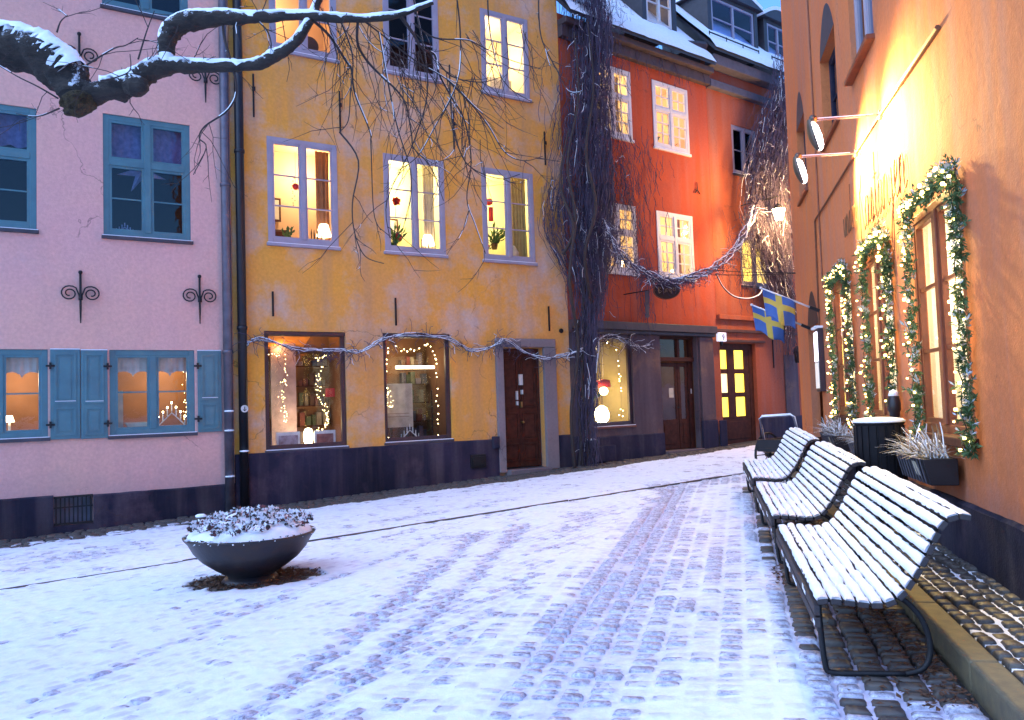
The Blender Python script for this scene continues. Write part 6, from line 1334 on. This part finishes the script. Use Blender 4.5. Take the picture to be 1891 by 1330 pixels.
def drape(label, W, u0, u1, z0, z1, d, m, folds=7):
    b = MB(); n = folds * 6
    for k in range(n + 1):
        f = k / n; s_ = .035 * math.sin(f * folds * 2 * math.pi) + .012 * math.sin(f * 31); g = .04 * math.sin(f * 5)
        b.v += [tuple(W(lerp(u0, u1, f), z1, d + s_ * .6)), tuple(W(lerp(u0, u1, f) + g * .3, (z0 + z1) / 2, d + s_)), tuple(W(lerp(u0, u1, f) - g * .3, z0, d + s_ * 1.2))]
    for k in range(n):
        for j in (0, 1): b.f.append((3 * k + j, 3 * k + j + 1, 3 * k + j + 4, 3 * k + j + 3)); b.m.append(0)
    o = b.build('window_drape', m, None, smooth=True, loc=W(u0, z0, d)); tag(o, label, 'curtain')
OCH = mat('ochre_drape', (.55, .40, .13), .9, 0, (.42, .30, .10), 9, 0); PALE = mat('pale_drape', (.68, .58, .42), .9, 0, (.55, .46, .32), 9, 0); RUST = mat('rust_drape', (.42, .20, .09), .9, 0, (.32, .15, .07), 9, 0)
drape('ochre drape at the right of the right first-floor window of the yellow house', YW, 8.98, 9.36, 4.45, 6.4, -.34, OCH, 5)
drape('pale drape at the right edge of the middle first-floor window of the yellow house', YW, 7.02, 7.28, 4.45, 6.4, -.5, PALE, 4)
drape('rust-coloured drape at the right of the left first-floor window of the yellow house', YW, 4.86, 5.12, 4.45, 6.4, -.55, RUST, 3)
drape('pale drape at the left of the top right window of the yellow house', YW, 8.16, 8.36, 7.9, 9.7, -.4, PALE, 3)
drape('ochre drape at the right of the upper left window of the red house', OW, 1.98, 2.22, 7.5, 9.2, -.4, OCH, 3)
drape('ochre drape at the left of the upper right window of the red house', OW, 2.92, 3.12, 7.5, 9.2, -.4, OCH, 3)
drape('rust-coloured drape at the right of the lower right window of the red house', OW, 3.95, 4.22, 4.4, 6.05, -.4, RUST, 3)
drape('pale drape at the left of the lit terracotta house window', OW, 6.05, 6.3, 4.4, 5.8, -.4, PALE, 3)
# furniture and pictures deep in the lit rooms
for W, u, z, w_, h_, d, lb in ((YW, 4.35, 5.5, .36, .46, -1.7, 'dark framed picture on the back wall of the left first-floor room'), (YW, 6.75, 5.35, .5, .4, -1.7, 'small framed picture on the back wall of the middle first-floor room'), (YW, 8.85, 5.3, .34, .5, -1.7, 'narrow framed picture on the back wall of the right first-floor room'), (OW, 3.6, 8.2, .4, .5, -1.6, 'framed picture on the back wall of the upper right red house room'), (OW, 1.7, 5.3, .4, .3, -1.6, 'framed picture on the back wall of the lower left red house room')):
    t = thing('framed_picture', lb, 'picture', W(u, z, d)); MB().wbox(W, u - w_ / 2, u + w_ / 2, z - h_ / 2, z + h_ / 2, d, d + .03).build('frame', BROWNW, t); MB().wbox(W, u - w_ / 2 + .04, u + w_ / 2 - .04, z - h_ / 2 + .04, z + h_ / 2 - .04, d + .03, d + .034).build('print', PAPER, t)
for W, u, z, d, lb in ((YW, 4.2, 4.45, -1.3, 'dark wooden chair back in the left first-floor room'), (YW, 8.5, 4.45, -1.35, 'dark bookcase in the right first-floor room')):
    t = thing('cabinet', lb.replace('chair back', 'low cabinet'), 'cabinet', W(u, z, d)); MB().wbox(W, u - .3, u + .3, z - .1, z + .55, d - .15, d + .15).build('cabinet_body', BRASS, t, bevel=.01); MB().wbox(W, u - .28, u - .01, z - .05, z + .5, d + .15, d + .165).build('cabinet_door', BROWNW, t); MB().wbox(W, u + .01, u + .28, z - .05, z + .5, d + .15, d + .165).build('cabinet_door', BROWNW, t)
